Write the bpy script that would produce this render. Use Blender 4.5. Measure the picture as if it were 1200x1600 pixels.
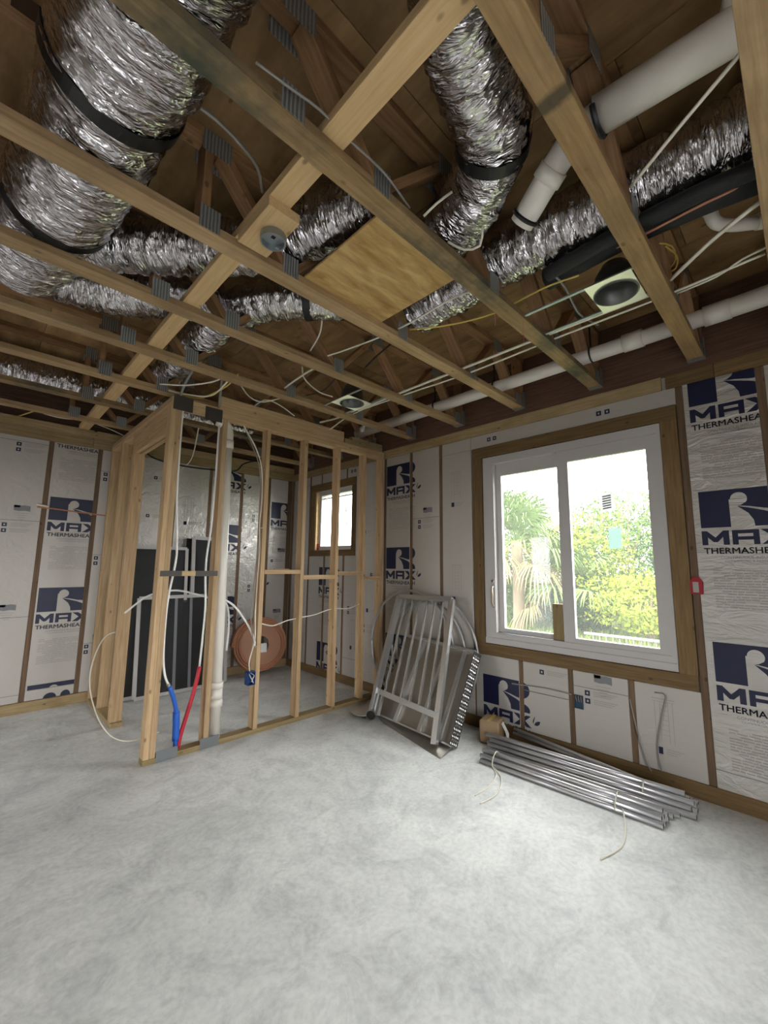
import bpy, bmesh, math, random
import numpy as np
from mathutils import Vector, Matrix

# ------------------------------------------------------------------ scene, camera, sky, exposure
for _o in list(bpy.data.objects):
    bpy.data.objects.remove(_o)
SC = bpy.context.scene
COL = SC.collection
random.seed(7)
RNG = np.random.default_rng(11)

FPX, PIT, YAW, ROLL, CX, CY, CAMH = 651.98, .1343, .7829, .0082, 613.19, 795.91, 1.386
_fh = np.array([math.cos(YAW), math.sin(YAW), 0.]); _r = np.array([math.sin(YAW), -math.cos(YAW), 0.])
_up = np.array([0, 0, 1.])
CF = _fh * math.cos(PIT) + _up * math.sin(PIT); _U = -_fh * math.sin(PIT) + _up * math.cos(PIT)
CR = _r * math.cos(ROLL) + _U * math.sin(ROLL); CU = -_r * math.sin(ROLL) + _U * math.cos(ROLL)
CC = np.array([0, 0, CAMH])


def ray(u, v): return CR * (u - CX) + CU * (CY - v) + CF * FPX
def onz(u, v, z): d = ray(u, v); return Vector(CC + d * ((z - CAMH) / d[2]))
def onx(u, v, x): d = ray(u, v); return Vector(CC + d * (x / d[0]))
def ony(u, v, y): d = ray(u, v); return Vector(CC + d * (y / d[1]))


cam = bpy.data.cameras.new('camera'); camo = bpy.data.objects.new('camera', cam); COL.objects.link(camo)
cam.sensor_width = 36; cam.lens = FPX * 36 / 1600
cam.shift_x = (600 - CX) / 1600; cam.shift_y = (CY - 800) / 1600
cam.clip_start = .02; cam.clip_end = 200
camo.matrix_world = Matrix(((CR[0], CU[0], -CF[0], 0), (CR[1], CU[1], -CF[1], 0), (CR[2], CU[2], -CF[2], CAMH), (0, 0, 0, 1)))
SC.camera = camo

SKY = 3.6
world = bpy.data.worlds.new('overcast_sky'); SC.world = world; world.use_nodes = True
wb = world.node_tree.nodes['Background']
wb.inputs[0].default_value = (.985, .99, 1.0, 1); wb.inputs[1].default_value = SKY

SC.view_settings.view_transform = 'Standard'; SC.view_settings.look = 'None'
SC.view_settings.exposure = 2.2; SC.view_settings.gamma = 1.0; SC.view_settings.use_curve_mapping = False
SC.cycles.use_denoising = True
SC.cycles.max_bounces = 10; SC.cycles.diffuse_bounces = 7; SC.cycles.glossy_bounces = 5
SC.cycles.transparent_max_bounces = 12; SC.cycles.sample_clamp_indirect = 12
SC.cycles.caustics_reflective = False; SC.cycles.caustics_refractive = False


def portal(name, loc, rot, sx, sy):
    l = bpy.data.lights.new(name, 'AREA'); l.shape = 'RECTANGLE'; l.size = sx; l.size_y = sy
    l.cycles.is_portal = True
    o = bpy.data.objects.new(name, l); o.location = loc; o.rotation_euler = rot; COL.objects.link(o)


# room: window wall at X=XW (runs along Y), far wall at Y=YF; left and back walls lie outside the frame
XW, YF, YP = 3.264, 5.332, 3.381
XL, YB = -2.2, -1.5
ZT, ZD = 2.745, 3.20          # truss underside, deck underside
WIN = (.654, 2.080, .726, 2.382)      # window 1: y0,y1,z0,z1
WIN2 = (3.955, 4.740, 1.583, 2.376)   # window 2
BACKO = [(-.7, .6, .0, 2.1)]          # unseen opening added to the back wall for light (x0,x1,z0,z1)
LEFTO = [(4.0, 4.5, .0, 2.05)]           # opening added out of view in the left wall, for fill light (y0,y1,z0,z1)
portal('portal_window', (XW + .135, (WIN[0] + WIN[1]) / 2, (WIN[2] + WIN[3]) / 2), (0, math.pi / 2, 0), WIN[3] - WIN[2], WIN[1] - WIN[0])
portal('portal_window_small', (XW + .135, (WIN2[0] + WIN2[1]) / 2, (WIN2[2] + WIN2[3]) / 2), (0, math.pi / 2, 0), WIN2[3] - WIN2[2], WIN2[1] - WIN2[0])
for i, (a, b, c, d) in enumerate(BACKO):
    portal('portal_back', ((a + b) / 2, YB - .2, (c + d) / 2), (math.pi / 2, 0, math.pi), b - a, d - c)
for i, (a, b, c, d) in enumerate(LEFTO):
    portal('portal_left', (XL - .2, (a + b) / 2, (c + d) / 2), (0, -math.pi / 2, 0), d - c, b - a)

# ------------------------------------------------------------------ materials
MATS = {}


def newmat(name):
    m = bpy.data.materials.new(name); m.use_nodes = True
    nt = m.node_tree
    for n in list(nt.nodes):
        if n.type != 'OUTPUT_MATERIAL' and n.type != 'BSDF_PRINCIPLED': nt.nodes.remove(n)
    MATS[name] = m
    return m, nt, nt.nodes['Principled BSDF']


def N(nt, t, **kw):
    n = nt.nodes.new(t)
    for k, v in kw.items():
        if hasattr(n, k): setattr(n, k, v)
        else: n.inputs[k].default_value = v
    return n


def c4(c): return (c[0], c[1], c[2], 1)
def srgb(r, g, b): return tuple(((x / 255) / 12.92 if x / 255 <= .04045 else ((x / 255 + .055) / 1.055) ** 2.4) for x in (r, g, b))


def plain(name, col, rough=.5, metal=0, bump=None, var=0, spec=.5, bscale=40, vscale=6):
    m, nt, b = newmat(name)
    b.inputs['Base Color'].default_value = c4(col); b.inputs['Roughness'].default_value = rough
    b.inputs['Metallic'].default_value = metal; b.inputs['Specular IOR Level'].default_value = spec
    tc = N(nt, 'ShaderNodeTexCoord')
    if var:
        no = N(nt, 'ShaderNodeTexNoise', Scale=vscale, Detail=5.0)
        nt.links.new(tc.outputs['Object'], no.inputs['Vector'])
        mx = N(nt, 'ShaderNodeMix', data_type='RGBA')
        mx.inputs[6].default_value = c4([x * (1 - var) for x in col]); mx.inputs[7].default_value = c4([min(1, x * (1 + var)) for x in col])
        nt.links.new(no.outputs['Fac'], mx.inputs[0]); nt.links.new(mx.outputs[2], b.inputs['Base Color'])
    if bump:
        no = N(nt, 'ShaderNodeTexNoise', Scale=float(bscale), Detail=4.0)
        nt.links.new(tc.outputs['Object'], no.inputs['Vector'])
        bp = N(nt, 'ShaderNodeBump', Strength=bump, Distance=.01)
        nt.links.new(no.outputs['Fac'], bp.inputs['Height']); nt.links.new(bp.outputs[0], b.inputs['Normal'])
    return m


def wood(name, light, dark, stain=None, stain_amt=.0, stain_scale=2.0, rough=.65, knots=True, grain=(1.6, 28, 28), band=None):
    """lumber: grain runs along local X"""
    m, nt, b = newmat(name); L = nt.links.new
    b.inputs['Roughness'].default_value = rough; b.inputs['Specular IOR Level'].default_value = .3
    tc = N(nt, 'ShaderNodeTexCoord'); oi = N(nt, 'ShaderNodeObjectInfo')
    ad = N(nt, 'ShaderNodeVectorMath', operation='ADD'); sc = N(nt, 'ShaderNodeVectorMath', operation='SCALE')
    cb = N(nt, 'ShaderNodeCombineXYZ'); L(oi.outputs['Random'], cb.inputs[0]); L(oi.outputs['Random'], cb.inputs[1])
    L(cb.outputs[0], sc.inputs[0]); sc.inputs['Scale'].default_value = 37.0
    L(tc.outputs['Object'], ad.inputs[0]); L(sc.outputs[0], ad.inputs[1])
    mp = N(nt, 'ShaderNodeMapping'); mp.inputs['Scale'].default_value = grain; L(ad.outputs[0], mp.inputs[0])
    n1 = N(nt, 'ShaderNodeTexNoise', Scale=2.2, Detail=6.0, Roughness=.6, Distortion=.4); L(mp.outputs[0], n1.inputs['Vector'])
    cr = N(nt, 'ShaderNodeValToRGB'); cr.color_ramp.elements[0].position = .32; cr.color_ramp.elements[1].position = .7
    cr.color_ramp.elements[0].color = c4(dark); cr.color_ramp.elements[1].color = c4(light); L(n1.outputs['Fac'], cr.inputs[0])
    col = cr.outputs[0]
    # per-board value shift
    mr = N(nt, 'ShaderNodeMapRange'); mr.inputs[3].default_value = .8; mr.inputs[4].default_value = 1.14; L(oi.outputs['Random'], mr.inputs[0])
    mv = N(nt, 'ShaderNodeMix', data_type='RGBA', blend_type='MULTIPLY'); mv.inputs[0].default_value = 1
    cc = N(nt, 'ShaderNodeCombineColor'); [L(mr.outputs[0], cc.inputs[i]) for i in range(3)]
    L(col, mv.inputs[6]); L(cc.outputs[0], mv.inputs[7]); col = mv.outputs[2]
    if knots:
        mk = N(nt, 'ShaderNodeMapping'); mk.inputs['Scale'].default_value = (6.5, 11, 11); L(ad.outputs[0], mk.inputs[0])
        vo = N(nt, 'ShaderNodeTexVoronoi', Scale=1.0); L(mk.outputs[0], vo.inputs['Vector'])
        kr = N(nt, 'ShaderNodeMapRange'); kr.inputs[1].default_value = .06; kr.inputs[2].default_value = .12
        kr.inputs[3].default_value = .7; kr.inputs[4].default_value = 0; L(vo.outputs['Distance'], kr.inputs[0])
        mx = N(nt, 'ShaderNodeMix', data_type='RGBA'); mx.inputs[7].default_value = c4([x * .35 for x in dark])
        L(kr.outputs[0], mx.inputs[0]); L(col, mx.inputs[6]); col = mx.outputs[2]
    if stain:
        n2 = N(nt, 'ShaderNodeTexNoise', Scale=stain_scale, Detail=5.0, Roughness=.65); L(ad.outputs[0], n2.inputs['Vector'])
        sr = N(nt, 'ShaderNodeMapRange'); sr.inputs[1].default_value = .42; sr.inputs[2].default_value = .66
        sr.inputs[3].default_value = 0; sr.inputs[4].default_value = stain_amt; L(n2.outputs['Fac'], sr.inputs[0])
        mx = N(nt, 'ShaderNodeMix', data_type='RGBA'); mx.inputs[7].default_value = c4(stain)
        L(sr.outputs[0], mx.inputs[0]); L(col, mx.inputs[6]); col = mx.outputs[2]
    if band is not None:      # an old dark water mark across the board at local x = band
        sx = N(nt, 'ShaderNodeSeparateXYZ'); L(tc.outputs['Object'], sx.inputs[0])
        nb = N(nt, 'ShaderNodeTexNoise', Scale=30.0, Detail=3.0); L(tc.outputs['Object'], nb.inputs['Vector'])
        m0 = N(nt, 'ShaderNodeMath', operation='MULTIPLY_ADD'); m0.inputs[1].default_value = .025; L(nb.outputs['Fac'], m0.inputs[0]); L(sx.outputs[0], m0.inputs[2])
        m1 = N(nt, 'ShaderNodeMath', operation='SUBTRACT'); L(m0.outputs[0], m1.inputs[0]); m1.inputs[1].default_value = band
        m2_ = N(nt, 'ShaderNodeMath', operation='ABSOLUTE'); L(m1.outputs[0], m2_.inputs[0])
        br_ = N(nt, 'ShaderNodeMapRange'); br_.inputs[1].default_value = .014; br_.inputs[2].default_value = .034; br_.inputs[3].default_value = .85; br_.inputs[4].default_value = 0; L(m2_.outputs[0], br_.inputs[0])
        mx = N(nt, 'ShaderNodeMix', data_type='RGBA'); mx.inputs[7].default_value = c4(srgb(66, 62, 50)); L(br_.outputs[0], mx.inputs[0]); L(col, mx.inputs[6]); col = mx.outputs[2]
    L(col, b.inputs['Base Color'])
    bp = N(nt, 'ShaderNodeBump', Strength=.25, Distance=.004); L(n1.outputs['Fac'], bp.inputs['Height']); L(bp.outputs[0], b.inputs['Normal'])
    return m


wood('stud', srgb(204, 176, 138), srgb(176, 144, 106))
wood('truss', srgb(188, 160, 122), srgb(154, 126, 90), stain=srgb(116, 94, 68), stain_amt=.5)
wood('truss_mould', srgb(168, 140, 100), srgb(130, 105, 70), stain=srgb(70, 72, 60), stain_amt=1.0, stain_scale=2.4)
wood('truss_orange', srgb(194, 160, 114), srgb(158, 124, 82), stain=srgb(124, 104, 74), stain_amt=.7, stain_scale=2.6, band=1.085 - (XL + .01 + XW - .006) / 2)
wood('web', srgb(166, 128, 90), srgb(128, 94, 62), stain=srgb(84, 64, 46), stain_amt=.5)
wood('strongback', srgb(218, 188, 142), srgb(198, 164, 116))
wood('treated', srgb(174, 154, 118), srgb(146, 124, 88), stain=srgb(128, 108, 60), stain_amt=.5)
wood('furring', srgb(126, 102, 78), srgb(98, 78, 60))
wood('window_trim', srgb(130, 106, 72), srgb(102, 80, 50))
wood('rim_board', srgb(104, 78, 62), srgb(74, 53, 43), knots=False)
wood('plywood', srgb(218, 186, 128), srgb(164, 126, 72), knots=False, grain=(2.2, 9, 9))
wood('deck', srgb(176, 142, 98), srgb(128, 98, 64), stain=srgb(84, 62, 40), stain_amt=.6, knots=True, grain=(.8, 4, 4))
plain('galvanized', srgb(158, 166, 168), .38, .85, bump=.3, var=.12, bscale=160)
def ribbed():
    m, nt, b = newmat('nail_plate'); L = nt.links.new
    b.inputs['Metallic'].default_value = .55; b.inputs['Roughness'].default_value = .42
    tc = N(nt, 'ShaderNodeTexCoord'); wv = N(nt, 'ShaderNodeTexWave', Scale=22.0); wv.inputs['Distortion'].default_value = .6; L(tc.outputs['Object'], wv.inputs['Vector'])
    cr = N(nt, 'ShaderNodeValToRGB'); cr.color_ramp.elements[0].color = c4(srgb(120, 122, 120)); cr.color_ramp.elements[1].color = c4(srgb(172, 174, 172)); cr.color_ramp.elements[0].position = .2
    L(wv.outputs['Fac'], cr.inputs[0]); L(cr.outputs[0], b.inputs['Base Color'])
    bp = N(nt, 'ShaderNodeBump', Strength=.5, Distance=.004); L(wv.outputs['Fac'], bp.inputs['Height']); L(bp.outputs[0], b.inputs['Normal'])


ribbed()
plain('plate_lit', srgb(236, 236, 218), .35, .35, var=.05)  # galvanised plate; the light it reflects is painted in as pale cream
plain('can_dark', srgb(96, 96, 94), .4, .6, var=.1)
plain('steel_guard', srgb(142, 146, 148), .45, .8, var=.06)
plain('dark_guard', srgb(84, 80, 76), .5, .6, var=.1)
plain('pvc', srgb(224, 218, 208), .35, var=.03)
plain('vinyl', srgb(190, 186, 184), .4, var=.02)
plain('cable_white', srgb(226, 220, 204), .45)
plain('cable_grey', srgb(140, 136, 130), .45)
plain('cable_yellow', srgb(208, 182, 92), .45)
plain('cable_black', srgb(24, 23, 22), .5)
plain('hoop_grey', srgb(186, 186, 186), .35, .5)
plain('tread_dark', srgb(104, 102, 100), .4, .8)
plain('rubber_foam', srgb(20, 20, 22), .7, bump=.3, bscale=60)
plain('strap_black', srgb(16, 16, 18), .45)
plain('pex_white', srgb(238, 238, 234), .35)
plain('sleeve_blue', srgb(36, 96, 196), .4)
plain('sleeve_red', srgb(186, 30, 48), .4)
plain('box_blue', srgb(30, 74, 140), .4)
plain('box_teal', srgb(22, 58, 84), .4)
plain('tag_red', srgb(150, 24, 36), .5)
plain('paper', srgb(238, 238, 236), .7)
plain('cardboard', srgb(160, 134, 104), .75, var=.15)
plain('copper_coil', srgb(186, 128, 98), .5, var=.1, vscale=12)
plain('coil_wrap', srgb(178, 132, 106), .6, var=.08)
plain('aluminium', srgb(206, 208, 210), .32, .85, bump=.06, var=.06, bscale=300)
plain('aluminium_bright', srgb(228, 229, 230), .26, .85, bump=.12, bscale=60)
plain('zinc_tube', srgb(218, 218, 220), .3, .75, var=.05)
plain('aluminium_dull', srgb(156, 150, 140), .42, .85, bump=.15, var=.1, bscale=30)  # brownish reflection of cardboard is painted into this metal tone
plain('tube_bore', srgb(60, 60, 62), .6)  # dark tone painted for the shade inside tube ends
plain('nickel', srgb(176, 160, 142), .3, .9)
plain('black_felt', srgb(14, 14, 15), .8)
plain('hole_dark', srgb(34, 30, 28), .8)  # dark fill painted for the shade inside holes
plain('print_navy', srgb(20, 26, 58), .45)
plain('print_grey', srgb(124, 124, 128), .5)
plain('print_faint', srgb(164, 159, 152), .5)
plain('string_pink', srgb(200, 120, 130), .6)
plain('mould_band', srgb(74, 74, 60), .7, var=.2)
plain('tree_bark', srgb(120, 104, 84), .9, bump=.6, var=.2)
plain('leaf_yellow', srgb(128, 140, 44), .8, spec=.12, var=.25, vscale=3)
plain('leaf_green', srgb(78, 102, 40), .8, spec=.12, var=.3, vscale=3)
plain('leaf_deep', srgb(54, 78, 46), .8, spec=.12, var=.3, vscale=3)
plain('palm_leaf', srgb(86, 106, 56), .8, spec=.12, var=.3, vscale=4)
plain('palm_dry', srgb(132, 118, 84), .8, spec=.12, var=.2)
plain('grass_blade', srgb(104, 122, 48), .8, spec=.12, var=.3)
plain('soil_grass', srgb(84, 92, 56), .9, var=.3, vscale=3)
plain('road', srgb(120, 120, 122), .8, var=.1)
plain('fence_wood', srgb(96, 90, 80), .8, var=.2)
plain('block_wall', srgb(176, 172, 166), .9, bump=.4, var=.1)


def concrete():
    m, nt, b = newmat('concrete'); L = nt.links.new
    tc = N(nt, 'ShaderNodeTexCoord')
    n1 = N(nt, 'ShaderNodeTexNoise', Scale=1.1, Detail=9.0, Roughness=.62, Distortion=.9); L(tc.outputs['Object'], n1.inputs['Vector'])
    n2 = N(nt, 'ShaderNodeTexNoise', Scale=4.2, Detail=11.0, Roughness=.76, Distortion=1.0); L(tc.outputs['Object'], n2.inputs['Vector'])
    n3 = N(nt, 'ShaderNodeTexNoise', Scale=42.0, Detail=4.0); L(tc.outputs['Object'], n3.inputs['Vector'])
    cr = N(nt, 'ShaderNodeValToRGB'); e = cr.color_ramp.elements
    e[0].position = .30; e[0].color = c4(srgb(206, 208, 206)); e[1].position = .62; e[1].color = c4(srgb(236, 237, 234))
    L(n1.outputs['Fac'], cr.inputs[0])
    st = N(nt, 'ShaderNodeValToRGB'); e = st.color_ramp.elements
    e[0].position = .34; e[0].color = (.60, .61, .63, 1); e[1].position = .54; e[1].color = (1, 1, 1, 1)
    L(n2.outputs['Fac'], st.inputs[0])
    mx = N(nt, 'ShaderNodeMix', data_type='RGBA', blend_type='MULTIPLY'); mx.inputs[0].default_value = .62
    L(cr.outputs[0], mx.inputs[6]); L(st.outputs[0], mx.inputs[7])
    sp = N(nt, 'ShaderNodeValToRGB'); e = sp.color_ramp.elements
    e[0].position = .35; e[0].color = (.86, .86, .86, 1); e[1].position = .6; e[1].color = (1, 1, 1, 1); L(n3.outputs['Fac'], sp.inputs[0])
    m2 = N(nt, 'ShaderNodeMix', data_type='RGBA', blend_type='MULTIPLY'); m2.inputs[0].default_value = .8
    L(mx.outputs[2], m2.inputs[6]); L(sp.outputs[0], m2.inputs[7]); L(m2.outputs[2], b.inputs['Base Color'])
    rr = N(nt, 'ShaderNodeMapRange'); rr.inputs[3].default_value = .5; rr.inputs[4].default_value = .78; L(n2.outputs['Fac'], rr.inputs[0])
    L(rr.outputs[0], b.inputs['Roughness']); b.inputs['Specular IOR Level'].default_value = .4
    bp = N(nt, 'ShaderNodeBump', Strength=.18, Distance=.004); L(n3.outputs['Fac'], bp.inputs['Height']); L(bp.outputs[0], b.inputs['Normal'])


concrete()


def foil(name, col, metal, rough, scale, strength, stretch=(1, 1, 1)):
    m, nt, b = newmat(name); L = nt.links.new
    b.inputs['Base Color'].default_value = c4(col); b.inputs['Metallic'].default_value = metal; b.inputs['Roughness'].default_value = rough
    tc = N(nt, 'ShaderNodeTexCoord'); mp = N(nt, 'ShaderNodeMapping'); mp.inputs['Scale'].default_value = stretch; L(tc.outputs['Object'], mp.inputs[0])
    n1 = N(nt, 'ShaderNodeTexNoise', Scale=scale, Detail=5.0, Roughness=.6, Distortion=1.2); L(mp.outputs[0], n1.inputs['Vector'])
    bp = N(nt, 'ShaderNodeBump', Strength=strength, Distance=.02); L(n1.outputs['Fac'], bp.inputs['Height']); L(bp.outputs[0], b.inputs['Normal'])


foil('foam_board', srgb(186, 181, 174), .25, .5, 9.0, .25, (1, 1, .35))  # warm tint paints in light bounced off the wood
foil('foil_board', srgb(200, 196, 191), .55, .4, 11.0, 1.0, (1, 1, .35))


def ductfoil():
    m, nt, b = newmat('duct_foil'); L = nt.links.new
    b.inputs['Base Color'].default_value = c4(srgb(206, 202, 204)); b.inputs['Metallic'].default_value = 1.0; b.inputs['Roughness'].default_value = .17
    uv = N(nt, 'ShaderNodeUVMap')
    mp = N(nt, 'ShaderNodeMapping'); mp.inputs['Scale'].default_value = (52, 10, 1); mp.inputs['Rotation'].default_value = (0, 0, .28); L(uv.outputs[0], mp.inputs[0])
    n1 = N(nt, 'ShaderNodeTexNoise', Scale=1.0, Detail=2.0, Roughness=.5, Distortion=1.4); L(mp.outputs[0], n1.inputs['Vector'])
    mp2 = N(nt, 'ShaderNodeMapping'); mp2.inputs['Scale'].default_value = (26, 6, 1); mp2.inputs['Rotation'].default_value = (0, 0, -.3); L(uv.outputs[0], mp2.inputs[0])
    n2 = N(nt, 'ShaderNodeTexNoise', Scale=1.0, Detail=4.0, Distortion=.6); L(mp2.outputs[0], n2.inputs['Vector'])
    ad = N(nt, 'ShaderNodeMath', operation='ADD'); L(n1.outputs['Fac'], ad.inputs[0]); L(n2.outputs['Fac'], ad.inputs[1])
    bp = N(nt, 'ShaderNodeBump', Strength=1.0, Distance=.016); L(ad.outputs[0], bp.inputs['Height']); L(bp.outputs[0], b.inputs['Normal'])


ductfoil()


def glass():
    m, nt, b = newmat('window_glass'); L = nt.links.new
    nt.nodes.remove(b); out = nt.nodes['Material Output']
    t = N(nt, 'ShaderNodeBsdfTransparent'); t.inputs[0].default_value = (.975, .99, .98, 1)
    g = N(nt, 'ShaderNodeBsdfGlossy'); g.inputs['Roughness'].default_value = .02
    d = N(nt, 'ShaderNodeBsdfTranslucent'); d.inputs[0].default_value = (.9, .92, .9, 1)
    lw = N(nt, 'ShaderNodeLayerWeight', Blend=.5); pw = N(nt, 'ShaderNodeMath', operation='POWER'); L(lw.outputs['Facing'], pw.inputs[0]); pw.inputs[1].default_value = 4.0
    fr = N(nt, 'ShaderNodeMath', operation='MULTIPLY_ADD'); L(pw.outputs[0], fr.inputs[0]); fr.inputs[1].default_value = .6; fr.inputs[2].default_value = .02
    m1 = N(nt, 'ShaderNodeMixShader'); L(fr.outputs[0], m1.inputs[0]); L(t.outputs[0], m1.inputs[1]); L(g.outputs[0], m1.inputs[2])
    m2 = N(nt, 'ShaderNodeMixShader'); m2.inputs[0].default_value = .020; L(m1.outputs[0], m2.inputs[1]); L(d.outputs[0], m2.inputs[2])  # translucent share added as a haze that pales the view outside
    L(m2.outputs[0], out.inputs[0])


glass()


def screen_mesh():
    m, nt, b = newmat('insect_mesh'); L = nt.links.new
    out = nt.nodes['Material Output']
    b.inputs['Base Color'].default_value = c4(srgb(26, 28, 30)); b.inputs['Roughness'].default_value = .55
    t = N(nt, 'ShaderNodeBsdfTransparent'); mx = N(nt, 'ShaderNodeMixShader'); mx.inputs[0].default_value = .8
    L(t.outputs[0], mx.inputs[1]); L(b.outputs[0], mx.inputs[2]); L(mx.outputs[0], out.inputs[0])


screen_mesh()


def thin_sheet(name, col, f):
    m, nt, b = newmat(name); L = nt.links.new; out = nt.nodes['Material Output']
    b.inputs['Base Color'].default_value = c4(col); b.inputs['Roughness'].default_value = .6
    t = N(nt, 'ShaderNodeBsdfTranslucent'); t.inputs[0].default_value = c4(col); mx = N(nt, 'ShaderNodeMixShader'); mx.inputs[0].default_value = f
    L(b.outputs[0], mx.inputs[1]); L(t.outputs[0], mx.inputs[2]); L(mx.outputs[0], out.inputs[0])


thin_sheet('sticker_paper', srgb(236, 236, 236), .35); thin_sheet('box_teal_film', srgb(206, 226, 220), .4)

# ------------------------------------------------------------------ object helpers
WM = {}


def link(o, M=None, parent=None):
    M = Matrix.Identity(4) if M is None else M
    if parent is not None:
        o.parent = parent; o.matrix_parent_inverse = WM[parent.name].inverted()
    o.matrix_basis = M; WM[o.name] = M.copy()
    COL.objects.link(o)
    return o


def tag(o, label=None, cat=None, group=None, kind=None):
    if label: o['label'] = label
    if cat: o['category'] = cat
    if group: o['group'] = group
    if kind: o['kind'] = kind
    return o


def thing(name, loc, label, cat, group=None, kind=None):
    o = bpy.data.objects.new(name, None); o.empty_display_size = .05
    link(o, Matrix.Translation(Vector(loc))); return tag(o, label, cat, group, kind)


def mesh(name, v, f, mat, parent=None, smooth=False, M=None, uv=None):
    me = bpy.data.meshes.new(name); me.from_pydata([tuple(x) for x in v], [], f)
    if uv is not None:
        l = me.uv_layers.new(name='UVMap'); idx = np.zeros(len(me.loops), dtype=np.int32); me.loops.foreach_get('vertex_index', idx)
        l.data.foreach_set('uv', np.asarray(uv, dtype=np.float32)[idx].ravel())
    if smooth: me.polygons.foreach_set('use_smooth', [True] * len(me.polygons))
    for m in (mat if isinstance(mat, (list, tuple)) else [mat]): me.materials.append(MATS[m])
    me.update()
    return link(bpy.data.objects.new(name, me), M, parent)


BOXC = {}


def boxmesh(sx, sy, sz, mat, bev=.0015):
    k = (round(sx, 4), round(sy, 4), round(sz, 4), mat, bev)
    if k not in BOXC:
        bm = bmesh.new(); bmesh.ops.create_cube(bm, size=1)
        bmesh.ops.scale(bm, vec=(sx, sy, sz), verts=bm.verts)
        if bev: bmesh.ops.bevel(bm, geom=list(bm.edges), offset=min(bev, .3 * min(sx, sy, sz)), segments=1, affect='EDGES')
        me = bpy.data.meshes.new('board'); bm.to_mesh(me); bm.free(); me.materials.append(MATS[mat]); BOXC[k] = me
    return BOXC[k]


def beam(name, p0, p1, w, h, mat, parent=None, side=(0, 0, 1), bev=.0015):
    """board from p0 to p1 (centre line); w is measured along `side`, h across"""
    p0, p1 = Vector(p0), Vector(p1); x = (p1 - p0); Ln = x.length; x.normalize()
    s = Vector(side); s = (s - x * s.dot(x)).normalized(); t = x.cross(s)
    M = Matrix(((x.x, s.x, t.x, (p0.x + p1.x) / 2), (x.y, s.y, t.y, (p0.y + p1.y) / 2), (x.z, s.z, t.z, (p0.z + p1.z) / 2), (0, 0, 0, 1)))
    return link(bpy.data.objects.new(name, boxmesh(Ln, w, h, mat, bev)), M, parent)


def block(name, x0, x1, y0, y1, z0, z1, mat, parent=None, axis='x', bev=.0015):
    """axis-aligned board, grain along `axis`"""
    c = Vector(((x0 + x1) / 2, (y0 + y1) / 2, (z0 + z1) / 2)); d = (x1 - x0, y1 - y0, z1 - z0)
    if axis == 'x': return beam(name, (x0, c.y, c.z), (x1, c.y, c.z), d[2], d[1], mat, parent, (0, 0, 1), bev)
    if axis == 'y': return beam(name, (c.x, y0, c.z), (c.x, y1, c.z), d[2], d[0], mat, parent, (0, 0, 1), bev)
    return beam(name, (c.x, c.y, z0), (c.x, c.y, z1), d[0], d[1], mat, parent, (1, 0, 0), bev)


class MB:
    """collects boxes into one mesh"""
    def __init__(s): s.v = []; s.f = []
    def box(s, x0, x1, y0, y1, z0, z1):
        n = len(s.v); s.v += [(x, y, z) for x in (x0, x1) for y in (y0, y1) for z in (z0, z1)]
        s.f += [tuple(n + i for i in q) for q in ((0, 1, 3, 2), (4, 6, 7, 5), (0, 4, 5, 1), (2, 3, 7, 6), (0, 2, 6, 4), (1, 5, 7, 3))]
    def bar(s, p0, p1, w, h, side=(0, 0, 1)):
        p0, p1 = Vector(p0), Vector(p1); x = (p1 - p0).normalized(); a = Vector(side); a = (a - x * a.dot(x)).normalized(); t = x.cross(a)
        n = len(s.v)
        s.v += [tuple(p + a * (i * w / 2) + t * (j * h / 2)) for p in (p0, p1) for i in (-1, 1) for j in (-1, 1)]
        s.f += [tuple(n + i for i in q) for q in ((0, 1, 3, 2), (4, 6, 7, 5), (0, 4, 5, 1), (2, 3, 7, 6), (0, 2, 6, 4), (1, 5, 7, 3))]
    def quad(s, a, b, c, d):
        n = len(s.v); s.v += [tuple(a), tuple(b), tuple(c), tuple(d)]; s.f.append((n, n + 1, n + 2, n + 3))
    def build(s, name, mat, parent=None, M=None, smooth=False): return mesh(name, s.v, s.f, mat, parent, smooth, M)


def spline(pts, step=.02):
    P = [Vector(p) for p in pts]
    if len(P) == 2:
        n = max(2, int((P[1] - P[0]).length / step)); n = min(n, 3) if step > .5 else n
        return [P[0].lerp(P[1], i / n) for i in range(n + 1)]
    Q = [P[0] * 2 - P[1]] + P + [P[-1] * 2 - P[-2]]; out = []
    for i in range(1, len(Q) - 2):
        a, b, c, d = Q[i - 1:i + 3]; n = max(2, int((c - b).length / step))
        for k in range(n):
            t = k / n
            out.append(.5 * ((2 * b) + (c - a) * t + (2 * a - 5 * b + 4 * c - d) * t * t + (3 * b - a - 3 * c + d) * t ** 3))
    out.append(P[-1]); return out


def frames(path):
    n = len(path); T = []
    for i in range(n): T.append((path[min(i + 1, n - 1)] - path[max(i - 1, 0)]).normalized())
    ref = Vector((0, 0, 1)) if abs(T[0].z) < .9 else Vector((1, 0, 0))
    a = (ref - T[0] * ref.dot(T[0])).normalized(); out = []
    for t in T:
        a = (a - t * a.dot(t)).normalized(); out.append((t, a, t.cross(a)))
    return out


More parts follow.
